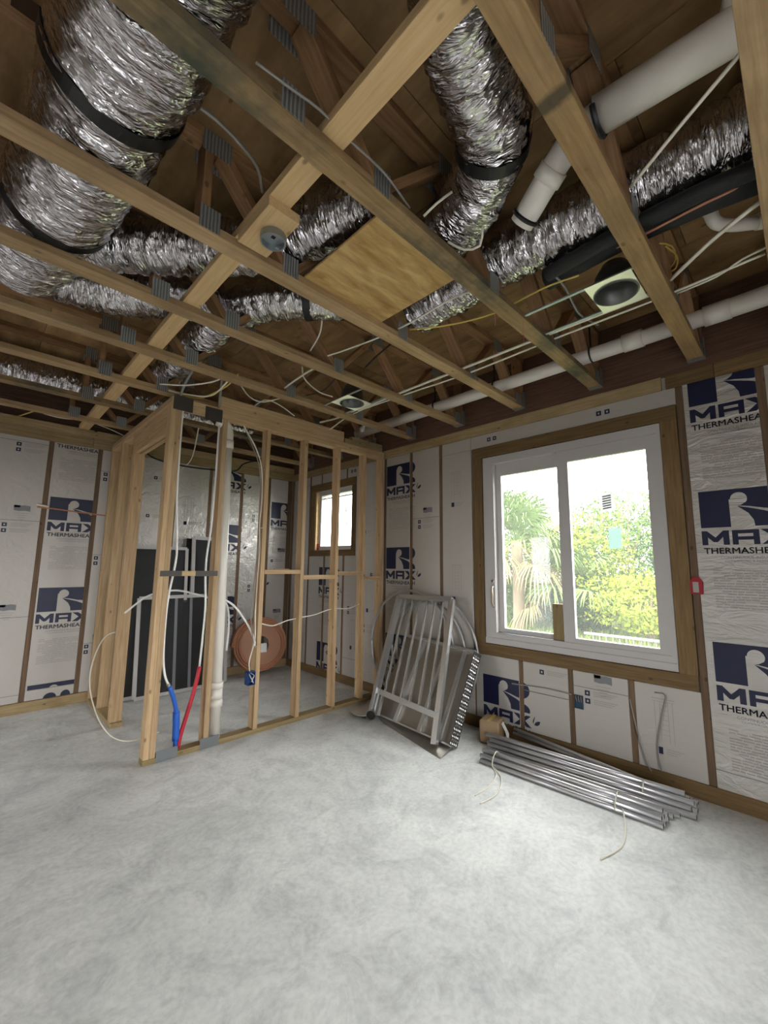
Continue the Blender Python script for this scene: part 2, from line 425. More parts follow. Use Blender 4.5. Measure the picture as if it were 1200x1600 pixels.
def tube(name, pts, r, mat, parent=None, segs=8, step=.02, caps=True, bore=None):
    path = spline(pts, step); fr = frames(path); v = []; f = []
    for p, (t, a, b) in zip(path, fr):
        for k in range(segs):
            th = 2 * math.pi * k / segs; v.append(p + (a * math.cos(th) + b * math.sin(th)) * r)
    n = len(path)
    for i in range(n - 1):
        for k in range(segs):
            k2 = (k + 1) % segs; f.append((i * segs + k, i * segs + k2, (i + 1) * segs + k2, (i + 1) * segs + k))
    if caps: f.append(tuple(range(segs))[::-1]); f.append(tuple((n - 1) * segs + k for k in range(segs)))
    return mesh(name, v, f, mat, parent, smooth=(segs > 6))


def sharp_caps(o):
    for p in o.data.polygons:
        if len(p.vertices) > 4: p.use_smooth = False
    return o


def cyl(name, p0, p1, r, mat, parent=None, segs=24):
    return sharp_caps(tube(name, [p0, p1], r, mat, parent, segs, step=9))


def vnoise(x, y, seed):
    g = np.random.default_rng(seed).random((64, 64)); xi = np.floor(x).astype(int); yi = np.floor(y).astype(int)
    fx = x - xi; fy = y - yi; fx = fx * fx * (3 - 2 * fx); fy = fy * fy * (3 - 2 * fy)
    G = lambda i, j: g[i % 64, j % 64]
    return (G(xi, yi) * (1 - fx) + G(xi + 1, yi) * fx) * (1 - fy) + (G(xi, yi + 1) * (1 - fx) + G(xi + 1, yi + 1) * fx) * fy - .5


def duct(name, pts, r, label, straps=(), group=None, seed=1, squash=1.0):
    path = spline(pts, .009); fr = frames(path); n = len(path); S = 72
    th = np.arange(S) * 2 * math.pi / S
    arc = np.zeros(n)
    for i in range(1, n): arc[i] = arc[i - 1] + (path[i] - path[i - 1]).length
    A, T = np.meshgrid(arc, th, indexing='ij')
    cyc = T / (2 * math.pi)
    # folds that run round the duct, slanted like a helix, plus broader dents
    y1 = cyc * 16; hx = A * 34 + np.sin(T + seed) * 1.2
    sl = T * 1.1
    d = np.abs(vnoise(A * 46 + sl + np.sin(T * 3 + seed) * .8, y1 * .8, seed)) * .030 + np.abs(vnoise(A * 95 + sl * 2 + np.sin(T * 2 + seed), cyc * 26, seed + 1)) * .014 + vnoise(A * 7, cyc * 6, seed + 2) * .022 * r / .2 - .008
    # periodic wire hoop
    d += .004 * np.sin(A * 2 * math.pi / .075 + T * .4)
    # wrap seam smooth: fade noise difference at the top seam
    R = r * 0.985 + d
    c = np.array([[p.x, p.y, p.z] for p in path]); a = np.array([list(q[1]) for q in fr]); b = np.array([list(q[2]) for q in fr])
    for s, depth in straps:
        w = np.exp(-((A - s) / .03) ** 2); R -= depth * w
    V = c[:, None, :] + (a[:, None, :] * np.cos(T)[..., None] + b[:, None, :] * np.sin(T)[..., None]) * R[..., None]
    V[..., 2] = np.minimum(V[..., 2], ZD - .004)
    f = []
    for i in range(n - 1):
        for k in range(S):
            k2 = (k + 1) % S; f.append((i * S + k, i * S + k2, (i + 1) * S + k2, (i + 1) * S + k))
    f.append(tuple(range(S))[::-1]); f.append(tuple((n - 1) * S + k for k in range(S)))
    uv = np.stack([A, T * r], -1).reshape(-1, 2)
    base = path[n // 2]
    o = mesh(name, V.reshape(-1, 3), f, 'duct_foil', None, True, uv=uv)
    tag(o, label, 'duct', group)
    return o, path, fr


def strap_on(path, fr, i, r, label, width=.032, top0=None, top1=None, a0=-200, a1=20):
    """black hanging strap: an arc under the duct at path index i and two tails to fixing points"""
    p = path[i]; t, a, b = fr[i]
    pts = []
    # angle measured in ring plane; lowest point is at 180 deg from 'a' when a is up
    for k in range(25):
        th = math.radians(a0 + (a1 - a0) * k / 24)
        pts.append(p + (a * math.cos(th) + b * math.sin(th)) * (r + .004))
    if top0 is not None: pts = [Vector(top0)] + pts
    if top1 is not None: pts = pts + [Vector(top1)]
    v = []; f = []
    for j, q in enumerate(pts):
        nrm = (q - p).normalized()
        for s in (-1, 1):
            for h in (0, .003): v.append(q + t * (s * width / 2) + nrm * h)
    for j in range(len(pts) - 1):
        A = j * 4; B = A + 4
        f += [(A, A + 2, B + 2, B), (A + 1, B + 1, B + 3, A + 3), (A, B, B + 1, A + 1), (A + 2, A + 3, B + 3, B + 2)]
    f += [(0, 1, 3, 2), (4 * (len(pts) - 1), 4 * (len(pts) - 1) + 2, 4 * (len(pts) - 1) + 3, 4 * (len(pts) - 1) + 1)]
    return tag(mesh('duct_strap', v, f, 'strap_black', None, False), label, 'strap')


def wallcells(mb, us, vs, holes, put):
    us = sorted(set(us + [h[0] for h in holes] + [h[1] for h in holes])); vs = sorted(set(vs + [h[2] for h in holes] + [h[3] for h in holes]))
    for i in range(len(us) - 1):
        for j in range(len(vs) - 1):
            cu, cv = (us[i] + us[i + 1]) / 2, (vs[j] + vs[j + 1]) / 2
            if any(h[0] < cu < h[1] and h[2] < cv < h[3] for h in holes): continue
            put(us[i], us[i + 1], vs[j], vs[j + 1])

# ------------------------------------------------------------------ the shell
mb = MB(); mb.box(XL - .2, XW + .131, YB - .2, YF + .22, -.12, 0)
tag(mb.build('floor', 'concrete'), 'bare grey mottled concrete slab floor', kind='structure')

mb = MB(); wallcells(mb, [YB - .2, YF + .22], [0, 2.70], [WIN, WIN2], lambda a, b, c, d: mb.box(XW + .021, XW + .131, a, b, c, d))
WR = tag(mb.build('wall_right', 'block_wall'), 'window wall lined with foam board between furring strips', kind='structure')
mb = MB(); mb.box(XL - .2, XW + .02, YF + .021, YF + .22, 0, 2.70)
WF = tag(mb.build('wall_far', 'block_wall'), 'far wall lined with printed foam board', kind='structure')
mb = MB(); wallcells(mb, [YB - .2, YF + .02], [0, ZD], LEFTO, lambda a, b, c, d: mb.box(XL - .2, XL, a, b, c, d))
tag(mb.build('wall_left', 'block_wall'), 'wall outside the left of the picture with an opening added to let in light', kind='structure')
mb = MB(); wallcells(mb, [XL, XW + .02], [0, ZD], BACKO, lambda a, b, c, d: mb.box(a, b, YB - .2, YB, c, d))
tag(mb.build('wall_back', 'block_wall'), 'wall behind the camera with an opening added to let in light', kind='structure')

# ceiling: subfloor sheets laid across the trusses
mb = MB(); mb.box(XL - .2, XW + .131, YB - .2, YF + .22, ZD + .0185, ZD + .08)  # unseen backing slab added above the sheets to stop light leaks
CE = tag(mb.build('ceiling', 'deck'), 'brown plywood subfloor above the trusses', kind='structure')
for i, x0 in enumerate(np.arange(XL, XW + .2, 1.22)):
    for j, y0 in enumerate(np.arange(YB - (.6 if i % 2 else 0), YF + .2, 2.44)):
        x1 = min(x0 + 1.217, XW + .13); y1 = min(y0 + 2.437, YF + .22); ya = max(y0, YB - .2)
        if y1 - ya > .1: block('plywood_sheet', x0, x1, ya, y1, ZD, ZD + .018, 'deck', CE, axis='y', bev=.001)

# rim boards above the walls
block('rim_board', XW + .001, XW + .10, YB, YF + .1, 2.70, ZD, 'rim_board', WR, axis='y')
block('rim_board', XL, XW, YF + .03, YF + .09, 2.79, ZD, 'rim_board', WF, axis='x')
block('top_plate', XL, XW - .002, YF - .03, YF + .09, 2.712, 2.79, 'treated', WF, axis='x')

# ------------------------------------------------------------------ print on the foam boards
def font_tris(text, height, bold=.0):
    cu = bpy.data.curves.new('t', 'FONT'); cu.body = text; cu.size = 1; cu.offset = bold; cu.resolution_u = 3
    o = bpy.data.objects.new('t', cu); me = bpy.data.meshes.new_from_object(o)
    me.calc_loop_triangles(); V = [v.co.copy() for v in me.vertices]; T = [tuple(t.vertices) for t in me.loop_triangles if me.polygons[t.polygon_index].normal.z > 0]
    x0 = min(v.x for v in V); x1 = max(v.x for v in V); y0 = min(v.y for v in V); y1 = max(v.y for v in V)
    tr = [[((V[i].x - x0), (y1 - V[i].y)) for i in t] for t in T]
    bpy.data.objects.remove(o); bpy.data.curves.remove(cu); bpy.data.meshes.remove(me)
    return tr, x1 - x0, y1 - y0


def fit(tr_w_h, w, h, ox=0, oy=0):
    tr, W, H = tr_w_h
    return [[(ox + p[0] / W * w, oy + p[1] / H * h) for p in t] for t in tr]


def poly(pts):
    from mathutils.geometry import tessellate_polygon
    idx = tessellate_polygon([[Vector((p[0], p[1], 0)) for p in pts]])
    return [[pts[i] for i in t] for t in idx]


def arc(cx, cy, rx, ry, a0, a1, n=10): return [(cx + rx * math.cos(math.radians(a0 + (a1 - a0) * i / n)), cy + ry * math.sin(math.radians(a0 + (a1 - a0) * i / n))) for i in range(n + 1)]
def rect(x0, y0, x1, y1): return [[(x0, y0), (x1, y0), (x1, y1)], [(x0, y0), (x1, y1), (x0, y1)]]


TXT = {t: font_tris(t, 1, b) for t, b in (('THERMASHEATH', .0), ('CONTINUOUS INSULATION', .0), ('COMMERCIAL & RESIDENTIAL', .0))}


def logo():
    n, g, ft = [], [], []
    # R block (v runs downwards): left field, bowl, leg; the stem between stays blank
    n += rect(0, 0, .150, .232)
    bulb = arc(.197, .062, .040, .040, 180, 395, 16)
    bowl = [(.150, .0), (.345, .0)] + arc(.352, .066, .078, .066, -90, 62, 10) + [(.372, .136), (.31, .128), (.245, .112), (.187, .103)] + [(.205, .101)] + bulb[::-1] + [(.150, .062)]
    n += poly(bowl)
    leg = [(.187, .106), (.235, .119), (.31, .143), (.365, .168)] + arc(.352, .216, .078, .05, -60, 18, 6) + [(.425, .232), (.262, .232), (.258, .195), (.236, .152)]
    n += poly(leg)
    y, h = .252, .088
    # MAX in wide block capitals
    n += poly([(0, y), (.028, y), (.068, y + .042), (.108, y), (.136, y), (.136, y + h), (.106, y + h), (.106, y + .04), (.078, y + .07), (.058, y + .07), (.03, y + .04), (.03, y + h), (0, y + h)])
    n += rect(.150, y, .178, y + h) + rect(.178, y, .276, y + .022) + rect(.178, y + .04, .248, y + .060) + rect(.248, y + .022, .276, y + h)
    n += poly([(.282, y), (.330, y), (.362, y + .026), (.394, y), (.434, y), (.385, y + .043), (.438, y + h), (.394, y + h), (.362, y + .060), (.330, y + h), (.284, y + h), (.336, y + .043)])
    # leaf sprig beside it
    n += poly([(.452, y + .052), (.449, y + .03), (.459, y + .006), (.472, y - .012), (.464, y + .012), (.458, y + .034)])
    n += poly([(.460, y + .056), (.472, y + .034), (.492, y + .022), (.512, y + .02), (.504, y + .044), (.484, y + .058)])
    for dx_, dy_ in ((0, 0), (.0022, .0), (.0011, .0011), (.0011, -.0011)): n += fit(TXT['THERMASHEATH'], .418, .036, .004 + dx_, .358 + dy_)
    g += fit(TXT['CONTINUOUS INSULATION'], .30, .016, .085, .410) + fit(TXT['COMMERCIAL & RESIDENTIAL'], .26, .011, .105, .433)
    rr = random.Random(5)
    for k in range(15):      # small grey paragraph lines
        yy = .492 + k * .0158; x = .04
        while x < .44:
            w = rr.uniform(.02, .06)
            if rr.random() < .94: ft += rect(x, yy, min(x + w, .43), yy + .0075)
            x += w + .0045
    return dict(print_navy=n, print_grey=g, print_faint=ft)


def squares(n_rows=2, horiz=False, lines=True):
    n, ft = [], []
    for k in range(n_rows):
        ox, oy = (k * .06, 0) if horiz else (0, k * .055)
        s = .036
        n += rect(ox, oy, ox + s, oy + .011) + rect(ox, oy + .025, ox + s, oy + s) + rect(ox, oy + .011, ox + .012, oy + .025) + rect(ox + .024, oy + .011, ox + s, oy + .025)
        if lines and not horiz:
            for j in range(3): ft += rect(.06, oy + j * .013, .22 - j * .02, oy + j * .013 + .006)
    return dict(print_navy=n, print_faint=ft)


def flag():
    n, g = [], []
    g += poly([(0, 0), (.04, .006), (.08, 0), (.12, .006), (.12, .058), (.08, .052), (.04, .058), (0, .052)])
    n += rect(.0, .002, .045, .024)
    f = []
    for k in range(4): f += rect(.01 + k * .01, .075 + k * .02, .11 - k * .01, .081 + k * .02)
    return dict(print_navy=n, print_grey=g, print_faint=f)


def diagram():
    n = rect(0, .30, .034, .342); ft = []
    for x in (.0, .03, .075, .10): ft += rect(x, .02, x + .004, .27)
    ft += rect(-.01, .0, .115, .006) + rect(-.01, .018, .115, .022)
    for k in range(7): ft += rect(.032, .04 + .03 * k, .075, .043 + .03 * k)
    for j in range(3): ft += rect(.05, .305 + j * .013, .15 - j * .02, .31 + j * .013)
    return dict(print_navy=n, print_faint=ft)


def seam(): return dict(print_grey=rect(-.5, 0, 1.0, .005))


def blob(): return dict(print_navy=poly(arc(.08, .05, .05, .045, 180, 360, 14)) + poly(arc(.20, .05, .04, .05, 180, 360, 12)))


LIB = dict(B=blob(), L=logo(), S=squares(), H=squares(2, True), F=flag(), D=diagram(), S1=squares(1), _=seam())


def clip(tri, x0, x1, y0, y1):
    P = tri
    for ax, lim, sg in ((0, x0, 1), (0, x1, -1), (1, y0, 1), (1, y1, -1)):
        Q = []
        for i in range(len(P)):
            a, b = P[i], P[(i + 1) % len(P)]; da, db = sg * (a[ax] - lim), sg * (b[ax] - lim)
            if da >= 0: Q.append(a)
            if (da >= 0) != (db >= 0):
                t = da / (da - db); Q.append((a[0] + (b[0] - a[0]) * t, a[1] + (b[1] - a[1]) * t))
        P = Q
        if len(P) < 3: return None
    return P


def panel(wall, side, a0, a1, z0, z1, prints=(), mat='foam_board', thick=.021, proud=0):
    """foam board piece; side 'R': window wall (a = Y, viewer's left is larger Y); side 'F': far wall (a = X)"""
    lo, hi = min(a0, a1), max(a0, a1)
    if side == 'R':
        o = block('foam_panel', XW - proud, XW + .0205, lo, hi, z0, z1, mat, wall, axis='z', bev=.002)
        toP = lambda u, v: (XW - proud - .0008, hi - u, z1 - v)
    else:
        o = block('foam_panel', lo, hi, YF - proud, YF + .0205, z0, z1, mat, wall, axis='z', bev=.002)
        toP = lambda u, v: (lo + u, YF - proud - .0008, z1 - v)
    acc = {}
    for key, a, z in prints:
        u0 = (hi - a) if side == 'R' else (a - lo); v0 = z1 - z
        for m, tris in LIB[key].items():
            for t in tris:
                P = clip([(p[0] + u0, p[1] + v0) for p in t], .001, hi - lo - .001, .001, z1 - z0 - .001)
                if P:
                    V, F = acc.setdefault(m, ([], [])); n = len(V); V += [toP(*p) for p in P]; F.append(tuple(range(n, n + len(P))))
    for m, (V, F) in acc.items():
        mesh({'print_navy': 'logo_print', 'print_grey': 'small_print', 'print_faint': 'faint_print'}[m], V, F, m, o)
    return o


Z0, Z1 = .098, 2.604
def furr(wall, side, a, z0=Z0, z1=Z1, w=.04):
    if side == 'R': block('furring_strip', XW + .003, XW + .0205, a - w / 2, a + w / 2, z0, z1, 'furring', wall, axis='z')
    else: block('furring_strip', a - w / 2, a + w / 2, YF + .003, YF + .0205, z0, z1, 'furring', wall, axis='z')


# window wall: base strip, top strip, furring at 16 inch centres
for a, b in ((YB, .2), (.2, 2.6), (2.6, YF)): block('base_strip', XW - .004, XW + .02, a, b - .002, 0, Z0 - .002, 'window_trim', WR, axis='y')
for a, b in ((YB, .33), (.332, .60), (.625, 3.37), (3.372, YF)): block('top_strip', XW - .004, XW + .02, a, b, Z1 + .002, 2.70, 'treated' if b > 1 else 'window_trim', WR, axis='y')
BY = [.527 + .4055 * k for k in range(-8, 12)]
b0, b1, b2, b3, b5, b6 = .527, .939, 1.350, 1.752, 2.565, 2.967
for k in range(-7, 0): furr(WR, 'R', .527 + .41 * k)
furr(WR, 'R', b0, w=.042)
h = .02
panel(WR, 'R', .527 - .41 + h, b0 - h, Z0, Z1, [('L', .478, 2.672), ('L', .472, 1.870), ('L', .468, .942), ('_', .5, .205), ('S1', .24, .140)], 'foil_board', proud=.006)
panel(WR, 'R', .527 - .82 + h, .527 - .41 - h, Z0, Z1, [('S', .05, 2.2), ('F', .0, 1.6), ('S', .05, 1.3)], 'foil_board')
for k in range(-7, -2): panel(WR, 'R', .527 + .41 * k + h, .527 + .41 * (k + 1) - h, Z0, Z1, [('L', .527 + .41 * (k + 1) - .05, 1.87), ('L', .527 + .41 * (k + 1) - .05, .94)] if k % 3 == 0 else [('S', .527 + .41 * (k + 1) - .1, 1.3)], 'foil_board')
# window surround boards
T = .10
block('window_board', XW - .006, XW + .0205, .553, 2.182, 2.384, 2.484, 'window_trim', WR, axis='y')
block('window_board', XW - .006, XW + .0205, .556, 2.082 + T, .628, .722, 'window_trim', WR, axis='y')
block('window_board', XW - .006, XW + .0205, .553, .652, .722, 2.384, 'window_trim', WR, axis='z')
block('window_board', XW - .006, XW + .0205, 2.083, 2.182, .722, 2.384, 'window_trim', WR, axis='z')
# header panel and panels under the window
panel(WR, 'R', .549, 2.20, 2.486, Z1, [('H', 2.02, 2.565), ('H', 1.06, 2.565)], 'foam_board')
for b in (b1, b2, b3): furr(WR, 'R', b, z1=.626)
panel(WR, 'R', b0 + .021, b1 - h, Z0, .625, [('D', b1 - .13, .545)], proud=.004)
panel(WR, 'R', b1 + h, b2 - h, Z0, .625, [('F', b2 - .17, .622), ('S', b2 - .10, .50), ('_', 1.4, .52)], proud=.003)
panel(WR, 'R', b2 + h, b3 - h, .405, .625, [('S1', b3 - .16, .585), ('L', 2.112, .462)], proud=.002)
panel(WR, 'R', b2 + h, b3 - h, Z0, .402, [('L', 2.112, .462)], proud=.004)
panel(WR, 'R', b3 + h, 2.182, Z0, .625, [('L', 2.112, .462)], proud=.002)
# left of the window
furr(WR, 'R', b5); furr(WR, 'R', b6); furr(WR, 'R', 3.365, w=.04); furr(WR, 'R', 2.192, z1=.626, w=.018)
panel(WR, 'R', b5 + h, b6 - h, Z0, Z1, [('L', 3.338, 2.505), ('L', 3.338, 1.585), ('L', 3.338, .668), ('F', b6 - .17, 1.985), ('S', b6 - .10, 1.86), ('_', 3, 1.88)])
panel(WR, 'R', b6 + h, 3.345, Z0, Z1, [('L', 3.338, 2.505), ('L', 3.338, 1.585), ('L', 3.338, .668)])
panel(WR, 'R', 2.202, b5 - h, Z0, 2.484, [('D', b5 - .13, 2.30), ('D', b5 - .13, 1.40), ('D', b5 - .13, .50)])
panel(WR, 'R', 2.202, b5 - h, 2.486, Z1, [])
# window wall inside the bath
for b in (3.78, 4.10, 4.50, 4.86): furr(WR, 'R', b, z1=(1.505 if 3.9 < b < 4.8 else Z1), w=.04)
for b in (4.06, 4.30, 4.60): furr(WR, 'R', b, z0=2.478, w=.03)
furr(WR, 'R', 5.30, w=.06)
panel(WR, 'R', 3.387, 3.76, Z0, Z1, [('D', 3.72, 2.1), ('D', 3.66, 1.2), ('S', 3.72, .72), ('D', 3.66, .4), ('S1', 3.60, 1.3)])
panel(WR, 'R', 3.80, 4.08, Z0, 1.503, [('S', 4.0, .9), ('D', 3.94, .75), ('_', 4, .3)])
panel(WR, 'R', 4.12, 4.48, Z0, 1.503, [('L', 4.60, 1.36), ('L', 4.60, .42)])
panel(WR, 'R', 4.52, 4.84, Z0, 1.503, [('L', 4.60, 1.36), ('L', 4.60, .42)])
panel(WR, 'R', 4.88, 5.27, Z0, Z1, [], 'foil_board')
for a, b, pr in ((3.80, 4.045, [('H', 3.98, 2.57)]), (4.075, 4.285, []), (4.315, 4.585, []), (4.615, 4.84, [])): panel(WR, 'R', a, b, 2.480, Z1, pr)
panel(WR, 'R', 3.80, 3.872, 1.505, 2.478, [])
# small window surround
block('window_board', XW - .006, XW + .0205, 3.875, 4.822, 2.378, 2.476, 'window_trim', WR, axis='y')
block('window_board', XW - .006, XW + .0205, 3.875, 4.822, 1.505, 1.581, 'window_trim', WR, axis='y')
block('window_board', XW - .006, XW + .0205, 3.875, 3.953, 1.581, 2.378, 'window_trim', WR, axis='z')
block('window_board', XW - .006, XW + .0205, 4.742, 4.822, 1.581, 2.378, 'window_trim', WR, axis='z')

# far wall
block('base_strip', XL, .98, YF - .018, YF + .02, 0, Z0 - .002, 'treated', WF, axis='x')
block('base_strip', 1.07, XW - .005, YF - .018, YF + .02, 0, Z0 - .002, 'treated', WF, axis='x')
block('top_strip', XL, .81, YF - .018, YF + .02, Z1 + .002, 2.71, 'treated', WF, axis='x')
block('top_strip', .813, XW - .005, YF - .018, YF + .02, Z1 + .002, 2.71, 'treated', WF, axis='x')
FX = [.472 - .41 * k for k in range(7, 0, -1)] + [.472, .885, 1.655, 2.075, 2.49, 2.893, 3.225]
for x in FX: furr(WF, 'F', x, w=.042 if x < 3.2 else .07)
panel(WF, 'F', .493, .864, .192, Z1, [('L', .510, 2.95), ('L', .510, 2.045), ('L', .506, 1.145), ('L', .506, .235)])
panel(WF, 'F', .493, .864, Z0, .190, [('B', .60, .148)])
panel(WF, 'F', .906, 1.29, Z0, Z1, [('S', .93, 2.36), ('F', .985, 2.44), ('S', .92, 1.46), ('F', .985, 1.56), ('S', .915, .56), ('F', .98, .66), ('_', .9, 2.375), ('_', .9, 1.478), ('_', .9, .575)])
panel(WF, 'F', .083, .451, Z0, Z1, [('L', -.40, 2.36), ('S', .21, 2.545), ('F', .25, 1.935), ('S', .18, 1.76), ('F', .235, 1.0), ('_', .1, 2.56), ('_', .1, 1.79), ('_', .1, .88), ('_', .1, .17)])
for k in range(1, 7): panel(WF, 'F', .472 - .41 * (k + 1) + .021, .472 - .41 * k - .021, Z0, Z1, [('L', .472 - .41 * (k + 1) + .04, z) for z in (2.36, 1.45, .54)])
panel(WF, 'F', 1.29, 1.634, Z0, Z1, [('S1', 1.37, 1.95), ('S1', 1.42, 2.4)], 'foil_board')
panel(WF, 'F', 1.676, 2.054, Z0, Z1, [('D', 1.78, 2.2), ('S1', 1.78, 1.9)], 'foil_board')
panel(WF, 'F', 2.096, 2.469, Z0, Z1, [('L', 2.11, 2.72), ('L', 2.09, 1.90), ('L', 2.07, .98)], 'foil_board')
panel(WF, 'F', 2.511, 2.79, Z0, Z1, [('L', 2.11, 2.72), ('L', 2.09, 1.90), ('L', 2.07, .98), ('S', 2.655, 2.06), ('S', 2.64, 1.12)], 'foil_board')
panel(WF, 'F', 2.792, 2.872, Z0, Z1, [('L', 2.44, 1.42)], 'foil_board')
panel(WF, 'F', 2.914, 3.19, Z0, Z1, [('L', 2.935, 2.27), ('S1', 2.96, 1.46), ('F', 3.06, 1.62), ('F', 3.03, .78), ('L', 2.44, 1.42)], 'foil_board')


# ------------------------------------------------------------------ windows
def rectframe(mb, x0, x1, ya, yb, za, zb, l, r, t, b):
    """hollow frame in the YZ plane; l/r/t/b member widths (r = low Y side)"""
    mb.box(x0, x1, ya, ya + r, za, zb); mb.box(x0, x1, yb - l, yb, za, zb)
    mb.box(x0, x1, ya + r, yb - l, zb - t, zb); mb.box(x0, x1, ya + r, yb - l, za, za + b)


W1 = thing('window_1', (XW + .05, 1.37, .726), 'white vinyl sliding window with green trees outside', None, kind='structure')
y0, y1, z0, z1 = WIN
mb = MB(); rectframe(mb, XW + .004, XW + .10, y0 + .002, y1 - .004, z0 + .002, z1 - .004, .105, .03, .065, .092)
mb.box(XW - .004, XW + .004, y0 + .002, y1 - .004, z0 + .002, z0 + .05)
mb.build('frame', 'vinyl', W1)
s = mb = MB(); rectframe(mb, XW + .010, XW + .046, y0 + .033, 1.388, z0 + .094, z1 - .07, .088, .066, .094, .036)
SR = mb.build('sash', 'vinyl', W1)
mb = MB(); mb.box(XW + .026, XW + .030, y0 + .098, 1.302, z0 + .129, z1 - .163); mb.build('pane', 'window_glass', SR)
mb = MB(); rectframe(mb, XW + .050, XW + .086, 1.33, y1 - .112, z0 + .094, z1 - .07, .05, .05, .11, .04)
SL = mb.build('sash', 'vinyl', W1)
mb = MB(); mb.box(XW + .066, XW + .070, 1.379, y1 - .161, z0 + .133, z1 - .179); mb.build('pane', 'window_glass', SL)
mb = MB(); mb.box(XW + .004, XW + .05, 1.39, y1 - .112, z0 + .094, z0 + .097); mb.build('track', 'print_grey', W1)
HD = tube('handle', [(XW + .004, 1.992, 1.215), (XW - .022, 1.992, 1.20), (XW - .026, 1.986, 1.14), (XW - .020, 1.994, 1.075), (XW + .004, 1.99, 1.035)], .008, 'nickel', W1, 10, .01)
mb = MB(); mb.box(XW - .001, XW + .004, 1.975, 2.006, 1.01, 1.285); mb.build('handle_plate', 'vinyl', HD)
cyl('lock_lever', (XW - .002, 1.992, 1.255), (XW - .018, 1.990, 1.262), .011, 'nickel', HD, 12)
stick = block('wood_stop', XW + .012, XW + .046, 1.392, 1.474, z0 + .098, 1.10, 'treated', None, axis='z')
tag(stick, 'short upright wood offcut standing in the sliding window track', 'wood block')
# stickers on the right-hand pane
def glass_sticker(name, u, v, w, h, rot, mat, label, cat):
    p = onx(u, v, XW + .025); c, s_ = math.cos(rot), math.sin(rot)
    q = [(a * w / 2, b * h / 2) for a, b in ((-1, -1), (1, -1), (1, 1), (-1, 1))]
    v_ = [(XW + d, p.y - (a * c - b * s_), p.z + (a * s_ + b * c)) for d in (.0252, .0246) for a, b in q]
    return tag(mesh(name, v_, [(0, 1, 2, 3), (7, 6, 5, 4)] + [(i, 4 + i, 4 + (i + 1) % 4, (i + 1) % 4) for i in range(4)], mat), label, cat)


st = glass_sticker('window_sticker', 948, 784, .105, .145, .12, 'sticker_paper', 'tilted white paper sticker high on the window pane', 'sticker')
p = onx(948, 784, XW + .0242); mb = MB()
for k in range(6): mb.quad(*[(XW + .0240, p.y - a, p.z + b) for a, b in ((-.03, .045 - k * .018), (.03, .052 - k * .018), (.03, .042 - k * .018), (-.03, .035 - k * .018))])
mb.build('sticker_print', 'print_grey', st)
glass_sticker('window_film', 961, 841, .085, .15, -.02, 'box_teal_film', 'pale teal film patch on the window pane', 'film')

W2 = thing('window_2', (XW + .08, 4.35, 1.583), 'small bright white window seen through the stud wall', None, kind='structure')
y0, y1, z0, z1 = WIN2
mb = MB(); rectframe(mb, XW + .05, XW + .12, y0 + .002, y1 - .03, z0 + .002, z1 - .004, .05, .045, .05, .05); mb.build('frame', 'vinyl', W2)
mb = MB(); mb.box(XW + .055, XW + .09, 4.40, 4.415, z0 + .052, z1 - .052); mb.box(XW + .07, XW + .1, y0 + .05, y1 - .09, z1 - .10, z1 - .085); mb.build('mullion', 'vinyl', W2)
mb = MB(); mb.box(XW + .08, XW + .084, y0 + .046, y1 - .08, z0 + .05, z1 - .052); mb.build('pane', 'window_glass', W2)
mb = MB(); mb.box(XW + .004, XW + .12, y1 - .029, y1 - .003, z0 + .002, z1 - .004); mb.build('jamb_board', 'strongback', W2)
for zz, hh, lab in ((2.06, .075, 'upper small grey sticker on the little window pane'), (1.90, .05, 'lower small grey sticker on the little window pane')):
    mb = MB(); mb.box(XW + .0785, XW + .0795, 4.12, 4.185, zz, zz + hh); tag(mb.build('pane_sticker', 'sticker_paper'), lab, 'sticker')
mb = MB(); mb.box(XW + .03, XW + .05, y1 - .05, y1 - .031, z0 + .004, z0 + .09); tag(mb.build('window_clip', 'tag_red'), 'small red plastic clip in the corner of the little window', 'clip')

# red hanging tag on the strip right of the window
mb = MB(); c = Vector((XW - .012, .523, 1.28)); w = .033
prof = [(-w, -.055), (w, -.055), (w + .004, .02), (w * .55, .05), (-w * .6, .05), (-w, .02)]
v = [(XW - d, c.y - a, c.z + b) for d in (.004, .012) for a, b in prof]; n6 = len(prof)
f = [tuple(range(n6))[::-1], tuple(range(n6, 2 * n6))] + [(i, (i + 1) % n6, n6 + (i + 1) % n6, n6 + i) for i in range(n6)]
tg = tag(mesh('hanging_tag', v, f, 'tag_red'), 'small red tag hung on the brown strip right of the window', 'tag')
mb = MB(); mb.box(XW - .0135, XW - .0122, c.y - .012, c.y + .018, c.z - .045, c.z + .02); mb.build('tag_window', 'print_faint', tg)

# ------------------------------------------------------------------ stud partition
PW = thing('wall_partition', (2.1, YP + .045, 0), 'unfinished stud partition around the bath area', None, kind='structure')
A, B = YP, YP + .089
block('bottom_plate', .98, 3.255, A, B, 0, .038, 'treated', PW)
block('top_plate', .98, 3.255, A, B, 2.600, 2.637, 'stud', PW)
block('top_plate', 1.069, 3.255, A, B, 2.6375, 2.676, 'stud', PW)
block('top_block', 1.345, 2.665, A, A + .04, 2.677, 2.785, 'stud', PW)
block('top_block', 2.70, 3.255, A + .03, B, 2.677, 2.735, 'treated', PW)
block('top_block', 2.80, 3.255, A + .03, B, 2.736, 2.775, 'treated', PW)
for x in (.98, 1.0185, 1.384, 1.786, 2.188, 2.590, 2.950, 3.214): block('stud', x, x + .038, A, B, .0385, 2.5995, 'stud', PW, axis='z')
for x0_, x1_, za in ((1.8245, 2.1875, 1.304), (2.2265, 2.5895, 1.252), (2.6285, 2.9495, 1.286), (2.9885, 3.2135, 1.232)): block('blocking', x0_, x1_, A, B, za, za + .038, 'stud', PW)
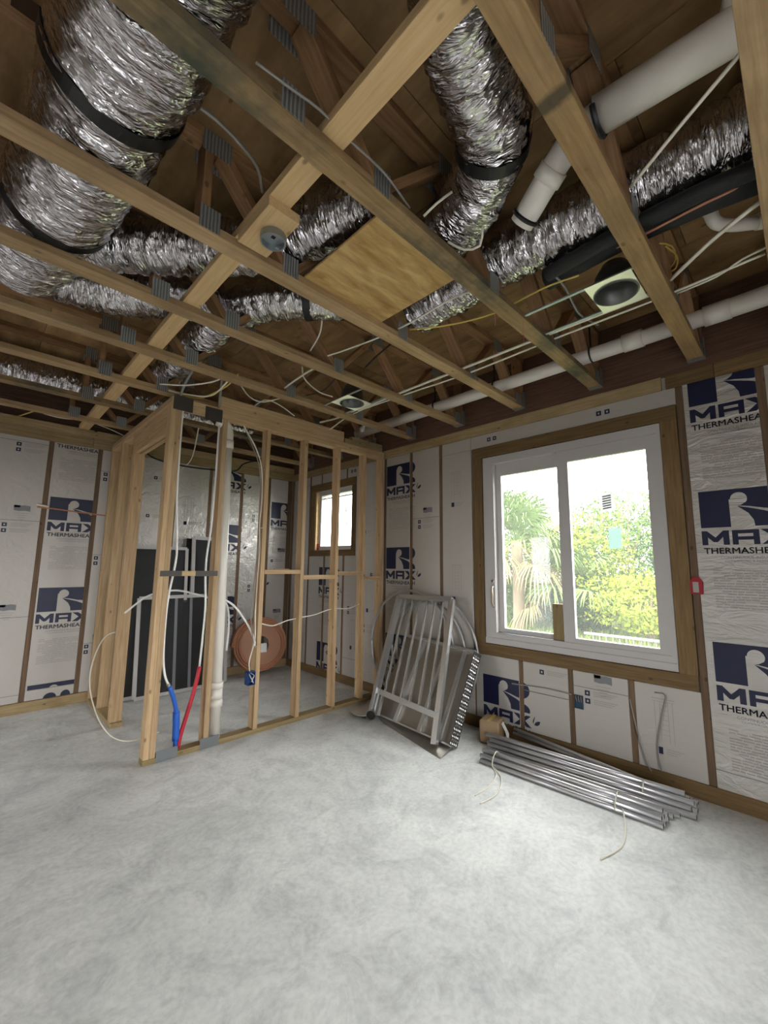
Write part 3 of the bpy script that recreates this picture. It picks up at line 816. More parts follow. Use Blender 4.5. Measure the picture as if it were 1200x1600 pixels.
block('blocking', 1.057, 1.3835, A + .002, A + .022, 1.296, 1.334, 'strongback', PW)
# return wall with the door opening
block('bottom_plate', .98, 1.069, 4.315, 5.312, 0, .038, 'treated', PW, axis='y')
for z in (2.600, 2.638): block('top_plate', .98, 1.069, B + .0005 if z < 2.61 else A, 5.312, z, z + .0375, 'stud', PW, axis='y')
block('header', .981, 1.019, B + .001, 4.392, 2.402, 2.5985, 'stud', PW, axis='y')
block('header', 1.03, 1.068, B + .001, 4.392, 2.402, 2.5985, 'stud', PW, axis='y')
block('stud', .98, 1.069, 4.355, 4.393, .0385, 2.4015, 'stud', PW, axis='z')
block('stud', .98, 1.069, 4.394, 4.432, .0385, 2.5995, 'stud', PW, axis='z')
for y in (4.85, 5.268): block('stud', .98, 1.069, y, y + .038, .0385, 2.5995, 'stud', PW, axis='z')


def guard(x0, x1, y, z0, z1, mat, label):
    o = block('nail_guard', x0, x1, y - .0025, y - .0005, z0, z1, mat, None); return tag(o, label, 'metal plate', 'steel guard plates on the stud partition')


guard(1.062, 1.205, A, .001, .078, 'steel_guard', 'grey steel guard plate at the foot of the end post')
guard(1.362, 1.505, A, .001, .078, 'steel_guard', 'grey steel guard plate in front of the white pipe foot')
guard(.99, 1.135, A, 2.575, 2.690, 'dark_guard', 'dark steel guard plate on top of the end post')
guard(1.232, 1.372, A, 2.555, 2.665, 'dark_guard', 'dark steel guard plate above the second stud')
guard(.993, 1.145, A, 1.295, 1.336, 'dark_guard', 'long dark guard strip crossing the end post at mid height')
guard(1.245, 1.415, A, 1.293, 1.334, 'dark_guard', 'long dark guard strip crossing the second stud at mid height')

# vertical vent pipe in the partition
VP = thing('vent_pipe', (1.487, 3.43, .04), 'tall white plastic vent pipe standing inside the stud wall', 'pipe')
cyl('pipe_length', (1.490, 3.43, .039), (1.448, 3.43, 2.45), .041, 'pvc', VP, 32)
q0 = Vector((1.490, 3.43, .04)); q1 = Vector((1.448, 3.43, 2.45))
for za, zb, r in ((.24, .30, .050), (.30, .38, .047), (.38, .43, .050), (2.36, 2.43, .050)):
    cyl('coupling', q0.lerp(q1, za / 2.45), q0.lerp(q1, zb / 2.45), r, 'pvc', VP, 32)
tube('elbow', [(1.448, 3.43, 2.42), (1.446, 3.43, 2.50), (1.42, 3.43, 2.56), (1.36, 3.44, 2.59)], .046, 'pvc', VP, 24, .015)
o = beam('pipe_shim', ony(333, 893, 3.43), ony(350, 892, 3.40), .03, .012, 'dark_guard', None, (0, 0, 1)); tag(o, 'dark wedge shim beside the white vent pipe', 'shim')

# supply tubes with coloured sleeves rising from the slab
tag(tube('supply_tube', [(1.205, 3.43, .04), (1.20, 3.43, .2), (1.19, 3.43, .33), (1.14, 3.43, .47), (1.095, 3.43, .58), (1.072, 3.425, .75), (1.068, 3.41, 1.1), (1.10, 3.40, 1.40), (1.098, 3.40, 1.55), (1.075, 3.41, 1.9), (1.073, 3.42, 2.3), (1.073, 3.42, 2.598)], .0085, 'pex_white'), 'white supply tube running up the end post from a blue sleeve', 'tube')
tag(tube('blue_sleeve', [(1.205, 3.431, .041), (1.20, 3.43, .18), (1.192, 3.43, .31), (1.165, 3.43, .41), (1.133, 3.43, .49)], .0155, 'sleeve_blue', None, 14), 'blue plastic sleeve around the tube at the wall foot', 'sleeve')
tag(tube('blue_wrap', [(1.204, 3.43, .10), (1.20, 3.43, .2), (1.194, 3.43, .30)], .024, 'sleeve_blue', None, 14), 'swollen blue foam wrap on the blue sleeve', 'wrap')
cyl('tube_clamp', (1.134, 3.43, .485), (1.122, 3.43, .512), .0125, 'galvanized', None, 12)
tag(bpy.data.objects['tube_clamp'], 'small metal clamp above the blue sleeve', 'clamp')
tag(tube('red_sleeve', [(1.225, 3.432, .041), (1.232, 3.43, .11), (1.27, 3.43, .26), (1.31, 3.43, .42), (1.335, 3.43, .545), (1.341, 3.43, .60)], .0150, 'sleeve_red', None, 14), 'red plastic sleeve slanting up to the second stud', 'sleeve')
tag(tube('supply_tube', [(1.341, 3.43, .60), (1.350, 3.43, .8), (1.352, 3.42, 1.05), (1.333, 3.41, 1.27), (1.328, 3.40, 1.45), (1.352, 3.41, 1.7), (1.365, 3.42, 2.1), (1.366, 3.42, 2.598)], .0085, 'pex_white'), 'white supply tube running up beside the second stud from a red sleeve', 'tube')
tag(tube('supply_tube', [(1.02, 4.36, .95), (1.15, 4.2, 1.10), (1.30, 4.0, 1.155), (1.40, 3.75, 1.13), (1.46, 3.56, 1.10)], .0085, 'pex_white'), 'white tube arching from the door jamb to the vent pipe', 'tube')
tag(tube('supply_tube', [(1.50, 3.50, 1.10), (1.62, 3.62, 1.02), (1.70, 3.75, .83), (1.705, 3.78, .62)], .0085, 'pex_white'), 'shorter white tube drooping behind the vent pipe', 'tube')
tag(tube('supply_tube', [(1.50, 3.49, 1.11), (1.62, 3.50, 1.04), (1.72, 3.46, .90), (1.768, 3.40, .76), (1.770, 3.39, .70)], .0085, 'pex_white'), 'longer white tube curving to the third stud', 'tube')

# outlet box on the third stud
BX = thing('outlet_box', (1.75, 3.40, .40), 'blue plastic electrical box nailed to the third stud', 'outlet box')
mb = MB(); x0_, x1_, ya, yb, za, zb = 1.722, 1.784, 3.372, 3.44, .395, .50; t_ = .004
mb.box(x0_, x1_, yb - t_, yb, za, zb); mb.box(x0_, x0_ + t_, ya, yb, za, zb); mb.box(x1_ - t_, x1_, ya, yb, za, zb); mb.box(x0_, x1_, ya, yb, za, za + t_); mb.box(x0_, x1_, ya, yb, zb - t_, zb)
mb.build('box_shell', 'box_blue', BX)
tube('box_wire', [(1.745, 3.43, .49), (1.742, 3.375, .46), (1.757, 3.368, .43), (1.77, 3.38, .41)], .004, 'cable_white', BX, 6, .01)
tube('box_wire', [(1.768, 3.43, .48), (1.770, 3.37, .47), (1.760, 3.366, .455), (1.755, 3.38, .42)], .004, 'cable_white', BX, 6, .01)
tag(tube('house_cable', [(1.752, 3.42, .499), (1.742, 3.415, .58), (1.758, 3.40, .68), (1.772, 3.392, .78), (1.768, 3.40, .95), (1.775, 3.41, 1.2), (1.782, 3.41, 1.5), (1.772, 3.41, 1.75), (1.781, 3.41, 2.0), (1.76, 3.41, 2.25), (1.70, 3.42, 2.42), (1.575, 3.42, 2.598)], .0055, 'cable_white', None, 8), 'white cable running down the third stud to the blue box', 'cable')
tag(tube('house_cable', [(1.765, 3.40, .72), (1.74, 3.42, .95), (1.757, 3.42, 1.3), (1.778, 3.42, 1.7), (1.755, 3.42, 2.2), (1.68, 3.43, 2.42), (1.58, 3.43, 2.598)], .0045, 'cable_grey', None, 8), 'thin grey cable beside the white cable on the third stud', 'cable')
for z in (.70, 1.70, 2.22):
    tag(block('cable_staple', 1.758, 1.79, 3.372, 3.380, z, z + .008, 'galvanized', None), {.70: 'lowest cable staple on the third stud', 1.70: 'middle cable staple on the third stud', 2.22: 'highest cable staple on the third stud'}[z], 'staple')
tag(tube('house_cable', [(1.824, 3.425, .885), (1.95, 3.425, .852), (2.10, 3.425, .885), (2.25, 3.425, .90), (2.40, 3.425, .915), (2.60, 3.425, .955), (2.80, 3.425, .945), (2.955, 3.425, .98)], .005, 'cable_white', None, 8), 'white cable strung level through the right-hand studs', 'cable')

# coil, screens and loops inside the bath area
def torus_coil(name, c, R, r, turns, axis, mat, parent, depth, seed):
    rr = random.Random(seed); ax = Vector(axis).normalized(); a = ax.cross(Vector((0, 0, 1))).normalized(); b = a.cross(ax)
    pts = []
    n = 40
    for k in range(turns * n + 1):
        t = k / n; th = 2 * math.pi * t
        Rk = R - (t % 6) * r * 2.0 + .004 * math.sin(th * 1.7 + t); off = (t / turns - .5) * depth + .004 * math.sin(th * 2.3)
        pts.append(Vector(c) + a * math.cos(th) * Rk + b * math.sin(th) * Rk + ax * off)
    return tube(name, pts, r, mat, parent, 8, .05)


CO = thing('tube_coil', (2.74, 5.15, 0), 'big coil of orange-brown tubing leaning in the corner', 'tube coil')
cax = Vector((-.25, -1, .22))
torus_coil('coil_turns', (2.745, 5.13, .365), .335, .012, 22, cax, 'copper_coil', CO, .14, 3)
ring = []
ax = cax.normalized(); a_ = ax.cross(Vector((0, 0, 1))).normalized(); b_ = a_.cross(ax); cc_ = Vector((2.745, 5.13, .365))
v = []; f = []
for k in range(49):
    th = 2 * math.pi * k / 48
    for R_, o_ in ((.255, .078), (.10, .084)): v.append(cc_ + (a_ * math.cos(th) + b_ * math.sin(th)) * R_ + ax * o_)
for k in range(48): f.append((2 * k, 2 * k + 1, 2 * k + 3, 2 * k + 2))
mesh('coil_wrapper', v, f, 'coil_wrap', CO)
mb = MB(); cpt = cc_ + ax * .086 + a_ * -.02 + b_ * -.05
mb.quad(*[cpt + a_ * i + b_ * j for i, j in ((-.05, -.05), (.05, -.05), (.05, .06), (-.05, .06))]); mb.build('coil_label', 'paper', CO)


def screen(pts, wd, label, mesh_mat='insect_mesh', mull=()):
    """pts: bottom-left, bottom-right, top-right, top-left corners"""
    bl, br, tr, tl = [Vector(p) for p in pts]; n = (br - bl).cross(tl - bl).normalized()
    o = thing('window_screen', (bl + br) / 2, label, 'window screen', 'window screens leaning in the bath area')
    mb = MB()
    for a, b in ((bl, br), (tl, tr)):
        mb.bar(a, b, wd, .02, (tl - bl))
    for a, b in ((bl, tl), (br, tr)): mb.bar(a, b, wd, .0195, (br - bl))
    mb.build('frame', 'vinyl', o)
    mb = MB()
    for t in mull: mb.bar(bl.lerp(br, t), tl.lerp(tr, t), .03, .012, (br - bl))
    if mull: mb.build('mullion', 'print_grey', o)
    v = [p + n * d for d in (-.001, .001) for p in (bl, br, tr, tl)]
    mesh('mesh_panel', v, [(0, 1, 2, 3), (7, 6, 5, 4)], mesh_mat, o)
    return o


screen([(1.315, 4.98, .022), (2.20, 4.98, .022), (2.23, 5.17, 1.015), (1.335, 5.17, 1.015)], .036, 'front white-framed black screen with a low horizontal top rail', mull=(.42, .60))
screen([(1.20, 5.06, .022), (1.80, 5.06, .022), (1.81, 5.24, 1.565), (1.21, 5.24, 1.565)], .034, 'taller white-framed black screen behind the low one')
screen([(1.885, 5.08, .022), (2.27, 5.03, .022), (2.27, 5.23, 1.69), (1.885, 5.25, 1.70)], .04, 'tallest narrow white-framed screen leaning behind the second stud')
mb = MB(); mb.bar((1.83, 5.16, .01), (1.845, 5.29, 1.69), .05, .03, (1, 0, 0)); tag(mb.build('black_strip', 'black_felt'), 'thin black board leaning beside the tallest screen', 'board')
tag(tube('floor_cable', [(1.02, 4.38, .80), (.93, 4.55, .73), (.86, 4.55, .55), (.84, 4.5, .35), (.87, 4.3, .15), (.93, 4.12, .03), (1.0, 3.95, .006), (1.12, 3.9, .006), (1.25, 3.95, .006)], .0055, 'cable_white', None, 8), 'white cable looping out of the door jamb onto the floor', 'cable')
tag(tube('black_cable', [(1.05, 4.6, 2.55), (1.2, 4.55, 2.43), (1.45, 4.5, 2.39), (1.75, 4.5, 2.40), (2.05, 4.6, 2.45), (2.2, 4.7, 2.58), (2.4, 4.75, 2.66), (2.7, 4.8, 2.70)], .008, 'cable_black', None, 8), 'black cable sagging across the bath area below the trusses', 'cable')

# ------------------------------------------------------------------ floor trusses
TY = {-1: .015, 0: .458, 1: 1.090, 2: 1.722, 3: 2.354, 4: 2.986, 5: 3.618, 6: 4.250, 7: 4.882}
TL_ = {-1: 'bare floor truss at the right edge beside the white pipes', 0: 'orange-brown floor truss with a dark stain band left of the big white pipe',
       1: 'floor truss with mould-grey bottom chord at the near edge of the plywood square', 2: 'clean tan floor truss along the far edge of the plywood square',
       3: 'floor truss just past the one holding the plywood square', 4: 'floor truss in front of the stud partition top plate',
       5: 'floor truss directly above the stud partition', 6: 'floor truss crossing over the bath area', 7: 'last floor truss before the far wall'}
TM = {-1: 'truss', 0: 'truss_orange', 1: 'truss_mould', 2: 'truss', 3: 'truss', 4: 'truss', 5: 'truss', 6: 'truss_mould', 7: 'truss'}
WEBS = [(.54, .54), (.915, .60), (.965, 1.31), (1.695, 1.36), (1.745, 2.07), (2.435, 2.12), (2.485, 2.80), (3.14, 2.86), (3.22, 3.22), (-.42, -.42), (-.80, -.48), (-.85, -1.2), (-1.58, -1.25), (-1.63, -1.97), (-2.35, -2.02)]
NODES = [.56, .94, 1.72, 2.46, 3.15, -.43, -.825, -1.6]
TNODES = [.57, 1.335, 2.095, 2.83]
PROTO = {}
for k, yl in TY.items():
    tr = thing('floor_truss', (0, yl, ZT), TL_[k], 'floor truss', 'floor trusses overhead')
    yc = yl - .0445
    for x0_, x1_, za in ((XL + .01, XW - .006, ZT), (XL + .01, XW - .006, ZD - .0385)):
        block('chord', x0_, x1_, yl - .089, yl, za, za + .038, TM[k] if za == ZT else 'web', tr)
    for xb, xt in WEBS:
        if k == 1 and xb == .54: continue
        d = .019 if xb == xt else 0
        beam('web', (xb, yc, ZT + .0385 + (0 if xb == xt else .006)), (xt, yc, ZD - .039 - (0 if xb == xt else .006)), .086, .036, 'web', tr, (0, 1, 0))
    for x in NODES:
        for yy in (yl - .0898, yl + .0008):
            block('truss_plate', x - .042, x + .042, yy - .0006, yy + .0006, ZT + .004, ZT + .105, 'nail_plate', tr, bev=0)
    for x in TNODES:
        for yy in (yl - .0898, yl + .0008): block('truss_plate', x - .06, x + .06, yy - .0006, yy + .0006, ZD - .10, ZD - .003, 'nail_plate', tr, bev=0)
    # metal seat at the wall end
    mb = MB(); mb.box(XW - .055, XW - .002, yl - .092, yl + .003, ZT - .003, ZT - .0005); mb.box(XW - .055, XW - .002, yl - .0935, yl - .0912, ZT - .003, ZT + .14); mb.box(XW - .055, XW - .002, yl + .0022, yl + .0045, ZT - .003, ZT + .14)
    mb.build('hanger', 'nail_plate', tr)

sb = block('strongback', .668, .757, -.6, 5.30, ZT + .0385, ZT + .0765, 'strongback', None, axis='y')
tag(sb, 'long pale lumber strip laid diagonally in view across the trusses', 'lumber')
bk = block('strongback_block', .665, .80, 1.335, 1.60, ZT - .004, ZT + .0375, 'strongback', None, axis='y'); tag(bk, 'pale wood block carrying the round grey ceiling box', 'wood block')
py = block('plywood_square', 1.02, 1.545, 1.085, 1.64, ZT + .0388, ZT + .0508, 'plywood', None, axis='x'); tag(py, 'square yellow plywood piece lying between two trusses', 'plywood')

# round ceiling box on the block
RB = thing('ceiling_box', (.80, 1.45, ZT - .03), 'round grey metal ceiling box screwed to the pale block', 'electrical box')
c = Vector((.755, 1.462, ZT - .005)); mb = MB(); v = []; f = []
S = 28
for R_, z_ in ((.052, .0), (.052, -.030), (.046, -.030), (.046, -.006)):
    v += [(c.x + R_ * math.cos(2 * math.pi * i / S), c.y + R_ * math.sin(2 * math.pi * i / S), c.z + z_) for i in range(S)]
for j in range(3): f += [(j * S + i, j * S + (i + 1) % S, (j + 1) * S + (i + 1) % S, (j + 1) * S + i) for i in range(S)]
f.append(tuple(3 * S + i for i in range(S)))
mesh('box_shell', v, f, 'galvanized', RB)
for dx, dy in ((.03, .02), (-.03, -.02)): block('screw_tab', c.x + dx - .008, c.x + dx + .008, c.y + dy - .006, c.y + dy + .006, c.z - .03, c.z - .027, 'galvanized', RB)
block('knockout', c.x - .008, c.x + .008, c.y - .008, c.y + .008, c.z - .008, c.z - .0055, 'hole_dark', RB)


def light_box(x0, x1, y0, y1, z, rad, label, bars):
    o = thing('light_housing', ((x0 + x1) / 2, (y0 + y1) / 2, z), label, 'light housing', 'recessed light housings between the trusses')
    cx_, cy_ = (x0 + x1) / 2, (y0 + y1) / 2; S = 40; v = []; f = []
    # plate with round hole: outer square ring to circle
    for zz in (0, .002):
        for i in range(S):
            a = 2 * math.pi * i / S; v.append((cx_ + rad * math.cos(a), cy_ + rad * math.sin(a), z + zz))
        for i in range(S):
            a = 2 * math.pi * i / S; m_ = max(abs(math.cos(a)), abs(math.sin(a))); v.append((cx_ + (x1 - x0) / 2 * math.cos(a) / m_, cy_ + (y1 - y0) / 2 * math.sin(a) / m_, z + zz))
    for i in range(S):
        j = (i + 1) % S; f += [(i, j, S + j, S + i), (2 * S + i, 3 * S + i, 3 * S + j, 2 * S + j), (S + i, S + j, 3 * S + j, 3 * S + i)]
    mesh('plate', v, f, 'plate_lit', o)
    v = []; f = []
    for R_, zz in ((rad + .006, -.004), (rad - .004, -.004), (rad - .004, .09), (rad * .6, .15)): v += [(cx_ + R_ * math.cos(2 * math.pi * i / S), cy_ + R_ * math.sin(2 * math.pi * i / S), z + zz) for i in range(S)]
    for j in range(3): f += [(j * S + i, j * S + (i + 1) % S, (j + 1) * S + (i + 1) % S, (j + 1) * S + i) for i in range(S)]
    f.append(tuple(3 * S + i for i in range(S))); mesh('can', v, f, 'can_dark', o, True)
    block('can_slot', cx_ - .006, cx_ + .006, cy_ - .02, cy_ + .02, z + .146, z + .149, 'hole_dark', o)
    for xb in (x0 + .012, x1 - .012): block('hanger_bar', xb - .009, xb + .009, bars[0], bars[1], z + .003, z + .012, 'galvanized', o, axis='y')
    return o


light_box(2.02, 2.30, .468, .678, ZT + .012, .098, 'big square light housing with a round dark hole near the window', (.459, 1.0))
light_box(2.03, 2.30, 2.54, 2.765, ZT + .012, .098, 'smaller-looking light housing above the stud partition', (2.355, 2.896))

# ------------------------------------------------------------------ flexible ducts
ZC = 2.985
def xy(*L, z=ZC): return [(p[0], p[1], p[2] if len(p) > 2 else z) for p in L]


d1, p1, f1 = duct('flex_duct', xy((.21, .85), (.21, 1.0), (.20, 1.27), (.17, 1.70), (.135, 2.15), (.085, 2.50), (.03, 2.80)), .200, 'widest silver foil duct at the upper left', straps=((.72, .015), (1.42, .015)), group='silver flexible ducts', seed=3)
IA = min(range(len(p1)), key=lambda i: abs(p1[i].y - 1.475)); IB = min(range(len(p1)), key=lambda i: abs(p1[i].y - 2.235))
strap_on(p1, f1, IA, .200, 'upper black strap hanging the widest duct', .06, top1=onz(20, -4, 3.15), a0=80, a1=268)
strap_on(p1, f1, IB, .198, 'lower black strap around the widest duct', .05, a0=62, a1=250)
d2, p2, f2 = duct('flex_duct', xy((.10, 2.66), (.28, 2.44), (.50, 2.24), (.72, 2.02), (.90, 1.80), (1.00, 1.55), (1.06, 1.36), (1.10, 1.24)), .125, 'silver duct branching right from the widest duct', seed=8, group='silver flexible ducts')
d3, p3, f3 = duct('flex_duct', xy((-.60, 2.72), (-.25, 2.76), (.05, 2.84), (.25, 2.86), (.42, 2.80), (.60, 2.66), (.78, 2.50), (.92, 2.40)), .130, 'silver duct bulging under the second truss at the left edge', seed=12, group='silver flexible ducts')
d4, p4, f4 = duct('flex_duct', xy((1.52, 1.78), (1.34, 1.98), (1.12, 2.22), (1.02, 2.50), (1.01, 2.90), (1.02, 3.30), (1.02, 3.75)), .115, 'silver duct heading back over the stud wall door', straps=((.36, .012),), seed=17, group='silver flexible ducts')
strap_on(p4, f4, 36, .113, 'black strap around the duct beyond the plywood square', .045, a0=40, a1=300)
d5, p5, f5 = duct('flex_duct', xy((.70, .47), (.82, .58), (1.03, .645), (1.22, .70), (1.37, .86), (1.45, 1.04), (1.49, 1.18)), .135, 'silver duct curving down beside the dark stained truss', straps=((.78, .015),), seed=21, group='silver flexible ducts')
strap_on(p5, f5, 66, .134, 'black strap holding the curving duct', .05, top0=onz(838, 160, 2.86), a0=88, a1=285)
d6, p6, f6 = duct('flex_duct', xy((1.90, -.55), (1.86, -.1), (1.84, .25), (1.82, .62), (1.80, .95), (1.82, 1.32), (1.85, 1.62)), .135, 'silver duct at the right beside the black insulated lines', seed=27, group='silver flexible ducts')
d7, p7, f7 = duct('flex_duct', xy((-.9, 4.55), (-.2, 4.57), (.4, 4.56), (1.0, 4.58), (1.6, 4.60), (2.2, 4.62)), .125, 'silver duct lying along the last bay by the far wall', seed=33, group='silver flexible ducts')
d8, p8, f8 = duct('flex_duct', xy((.36, .05), (.39, .35), (.43, .56), (.46, .64)), .10, 'short silver duct end at the top edge', seed=39, group='silver flexible ducts')

# ------------------------------------------------------------------ overhead pipes
DP = thing('drain_pipe', (1.43, .2, 2.95), 'thick white drain pipe crossing at the upper right', 'pipe')
cyl('pipe_length', (1.50, -.45, 2.985), (1.415, .40, 2.975), .062, 'pvc', DP, 40)
PE0, PE1 = onz(852, 286, 2.865), onz(815, 350, 2.80)
tube('pipe_length', [(1.415, .40, 2.975), (1.412, .47, 2.955), PE0 + (PE0 - PE1) * .35, PE0, PE1], .049, 'pvc', DP, 32, .02)
cyl('coupling', PE0 + (PE0 - PE1) * .35, PE0 + (PE0 - PE1) * .02, .056, 'pvc', DP, 32)
cyl('branch', (1.47, .02, 2.99), (1.30, -.08, 3.19), .05, 'pvc', DP, 32)
tag(tube('pipe_strap', [Vector((1.413, .392, 2.975)) + Vector((math.cos(t), 0, math.sin(t))) * .066 for t in np.linspace(-2.9, 1.2, 20)] + [Vector((1.42, .392, 3.15))], .010, 'strap_black', None, 6), 'black hanger strap around the thick drain pipe', 'strap')
tag(tube('pipe_band', [PE0.lerp(PE1, .82) + ((PE1 - PE0).cross(Vector((0, 0, 1))).normalized() * math.cos(t) + (PE1 - PE0).cross(Vector((0, 0, 1))).cross(PE1 - PE0).normalized() * math.sin(t)) * .051 for t in np.linspace(0, 2 * math.pi, 25)], .009, 'strap_black', None, 6), 'black band around the lower end of the drain pipe bend', 'band')

VW = thing('wall_pipe', (3.0, 2, 2.86), 'long white pipe running along the window wall through the trusses', 'pipe')
XP, ZPp = 3.03, 2.915
cyl('pipe_length', (XP, 3.60, ZPp - .02), (XP, .30, ZPp), .0505, 'pvc', VW, 36)
cyl('pipe_length', (XP, .30, ZPp), (XP - .01, -.55, ZPp + .01), .056, 'pvc', VW, 36)
for a, b in ((.66, .78), (.20, .33), (3.42, 3.50)): cyl('coupling', (XP, a, ZPp), (XP, b, ZPp), .060, 'pvc', VW, 36)
for a, lab in ((1.78, 'black hanger ring on the wall pipe near the window corner'), (.99, 'black hanger ring on the wall pipe above the window'), (2.43, 'black hanger ring on the wall pipe near the stud partition')):
    tag(tube('pipe_ring', [(XP - .02, a, ZPp + .2)] + [(XP + .056 * math.cos(t), a, ZPp + .056 * math.sin(t)) for t in np.linspace(1.9, 1.9 + 5.6, 24)], .006, 'strap_black', None, 6), lab, 'ring')
CP = thing('condensate_pipe', (2.3, .17, 2.95), 'thin white elbow pipe under the black lines at the right', 'pipe')
tube('pipe_length', [(2.15, .19, 3.19), (2.19, .185, 3.06), (2.24, .175, 2.965), (2.29, .14, 2.95), (2.36, .06, 2.95), (2.46, -.12, 2.95), (2.6, -.4, 2.95)], .027, 'pvc', CP, 20, .015)
cyl('coupling', (2.20, .183, 3.03), (2.222, .179, 2.99), .032, 'pvc', CP, 20); cyl('coupling', (2.375, .035, 2.95), (2.405, -.02, 2.95), .032, 'pvc', CP, 20)

tag(tube('insulated_line', xy((2.02, .86), (1.995, .60), (1.985, .40), (2.01, .15), (2.05, -.10), (2.10, -.5), z=2.905), .056, 'rubber_foam', None, 20), 'thick black foam insulated line, lower of the two', 'refrigerant line')
tag(tube('insulated_line', xy((1.875, .80), (1.85, .57), (1.84, .38), (1.845, .17), (1.87, -.05), (1.90, -.5), z=2.822), .034, 'rubber_foam', None, 16), 'thinner black foam line beside the silver duct', 'refrigerant line')
tag(tube('copper_line', xy((1.975, .55, 2.86), (1.96, .36, 2.85), (1.965, .18, 2.86), (2.0, .0, 2.88)), .006, 'copper_coil', None, 8), 'thin copper line lying along the black insulation', 'copper line')

# ------------------------------------------------------------------ cables overhead
def cable(pts, r, mat, label, z=2.79, cat='cable'):
    P = [Vector(p) if len(p) == 3 and abs(p[1]) < 20 else onz(p[0], p[1], p[2] if len(p) == 3 else z) for p in pts]
    return tag(tube('ceiling_cable', P, r, mat, None, 8, .03), label, cat)


cable([(2.40, .02, 2.80), (2.415, .45, 2.79), (2.42, 1.0, 2.79), (2.44, 1.66, 2.79), (2.40, 2.30, 2.79), (2.39, 2.9, 2.79), (2.40, 3.3, 2.72)], .006, 'cable_white', 'white cable laid on the trusses beside the big light housing')
cable([(2.36, .47, 2.795), (2.355, 1.02, 2.795), (2.36, 1.66, 2.795), (2.35, 2.2, 2.79), (2.36, 2.8, 2.79)], .009, 'cable_white', 'wide flat white cable laid on the trusses parallel to the wall pipe')
cable([(985, 293, 2.80), (1060, 200, 2.80), (1158, 82, 2.80), (1200, 20, 2.8)], .006, 'cable_white', 'white cable crossing in front of the right silver duct')
cable([(1048, 437, 2.80), (1110, 378, 2.80), (1175, 325, 2.80), (1210, 300, 2.85)], .009, 'cable_white', 'thick white cable slanting up past the thin elbow pipe')
cable([(1057, 459, 2.80), (1120, 432, 2.80), (1160, 405, 2.80), (1205, 383, 2.82)], .005, 'cable_white', 'thin white cable below the thick slanting one')
cable([(835, 375, 2.9), (845, 410, 2.87), (880, 445, 2.84), (905, 490, 2.82), (935, 508, 2.80)], .006, 'cable_grey', 'grey cable drooping to the big light housing')
cable([(640, 515, 2.84), (700, 508, 2.84), (770, 490, 2.84), (850, 450, 2.84), (905, 430, 2.84)], .005, 'cable_yellow', 'yellowish cable from the first truss plate to the light housing')
cable([(1040, 385, 2.95), (1058, 400, 2.95), (1055, 420, 2.95), (1035, 430, 2.95)], .004, 'cable_yellow', 'small curl of yellow wire beside the right truss')
cable([(1030, 380, 2.97), (1050, 385, 2.97), (1056, 405, 2.97), (1046, 420, 2.97)], .004, 'cable_yellow', 'second small curl of yellow wire beside the right truss')
cable([(288, 152, 2.96), (335, 185, 2.95), (375, 225, 2.94), (402, 262, 2.93), (410, 300, 2.93)], .006, 'cable_grey', 'grey cable arching in the dark bay left of the mouldy truss')
cable([(400, 98, 2.80), (450, 135, 2.80), (500, 172, 2.80), (545, 218, 2.80), (600, 270, 2.80), (640, 325, 2.80)], .0042, 'cable_grey', 'white cable following the mouldy truss')
cable([(662, 338, 2.80), (682, 318, 2.83), (706, 300, 2.88)], .005, 'cable_white', 'short white cable rising to the curving duct')
cable([(700, 378, 2.80), (725, 390, 2.80), (750, 384, 2.80), (754, 355, 2.83)], .005, 'cable_white', 'white cable loop under the curving duct')
cable([(512, 556, 2.80), (545, 545, 2.80), (590, 528, 2.80), (640, 505, 2.80), (700, 470, 2.80), (735, 455, 2.80)], .005, 'cable_white', 'white cable passing under the plywood square')
cable([(505, 480, 2.9), (500, 520, 2.88), (485, 548, 2.84)], .005, 'cable_white', 'short white cable hanging from the subfloor')
cable([(445, 606, 2.80), (470, 588, 2.80), (495, 573, 2.80)], .007, 'cable_white', 'straight white cable end by the third truss')
cable([(472, 573, 2.85), (476, 592, 2.84), (498, 612, 2.82), (520, 620, 2.79)], .005, 'cable_white', 'white cable running into the farther light housing')
cable([(250, 600, 2.78), (290, 602, 2.75), (330, 597, 2.75), (352, 588, 2.76)], .006, 'cable_white', 'upper white cable loop over the end post')
cable([(255, 608, 2.78), (290, 616, 2.73), (330, 618, 2.72), (360, 592, 2.76)], .006, 'cable_white', 'lower white cable loop over the end post')
cable([(270, 612, 2.76), (310, 622, 2.72), (350, 606, 2.74), (372, 585, 2.78)], .006, 'cable_yellow', 'yellowish cable loop over the end post')
cable([(282, 618, 2.70), (290, 598, 2.78), (302, 578, 2.86)], .010, 'cable_grey', 'thick grey cable rising from the end post')
cable([(342, 640, 2.68), (345, 610, 2.76), (348, 590, 2.82)], .010, 'cable_grey', 'thick grey cable rising from the second stud')
cable([(375, 600, 2.80), (390, 620, 2.78), (410, 628, 2.77), (440, 622, 2.78)], .005, 'cable_white', 'thin white cable in the bay above the partition')
cable([(390, 640, 2.79), (415, 625, 2.79), (440, 635, 2.79), (460, 650, 2.75)], .005, 'cable_white', 'white cable sagging onto the partition top block')
cable([(500, 660, 2.80), (530, 652, 2.80), (575, 632, 2.80), (605, 620, 2.80)], .009, 'cable_white', 'flat white cable leading to the farther light housing')
cable([(478, 618, 2.82), (505, 610, 2.83), (525, 590, 2.87), (545, 560, 2.95)], .005, 'cable_black', 'black cable hanging above the partition')
cable([(570, 575, 2.9), (590, 555, 2.9), (620, 530, 2.9)], .006, 'cable_black', 'black cable behind the third truss')
cable([(0, 658, 2.80), (30, 650, 2.80), (60, 640, 2.82)], .006, 'cable_yellow', 'yellowish cable at the left edge under the last bay')
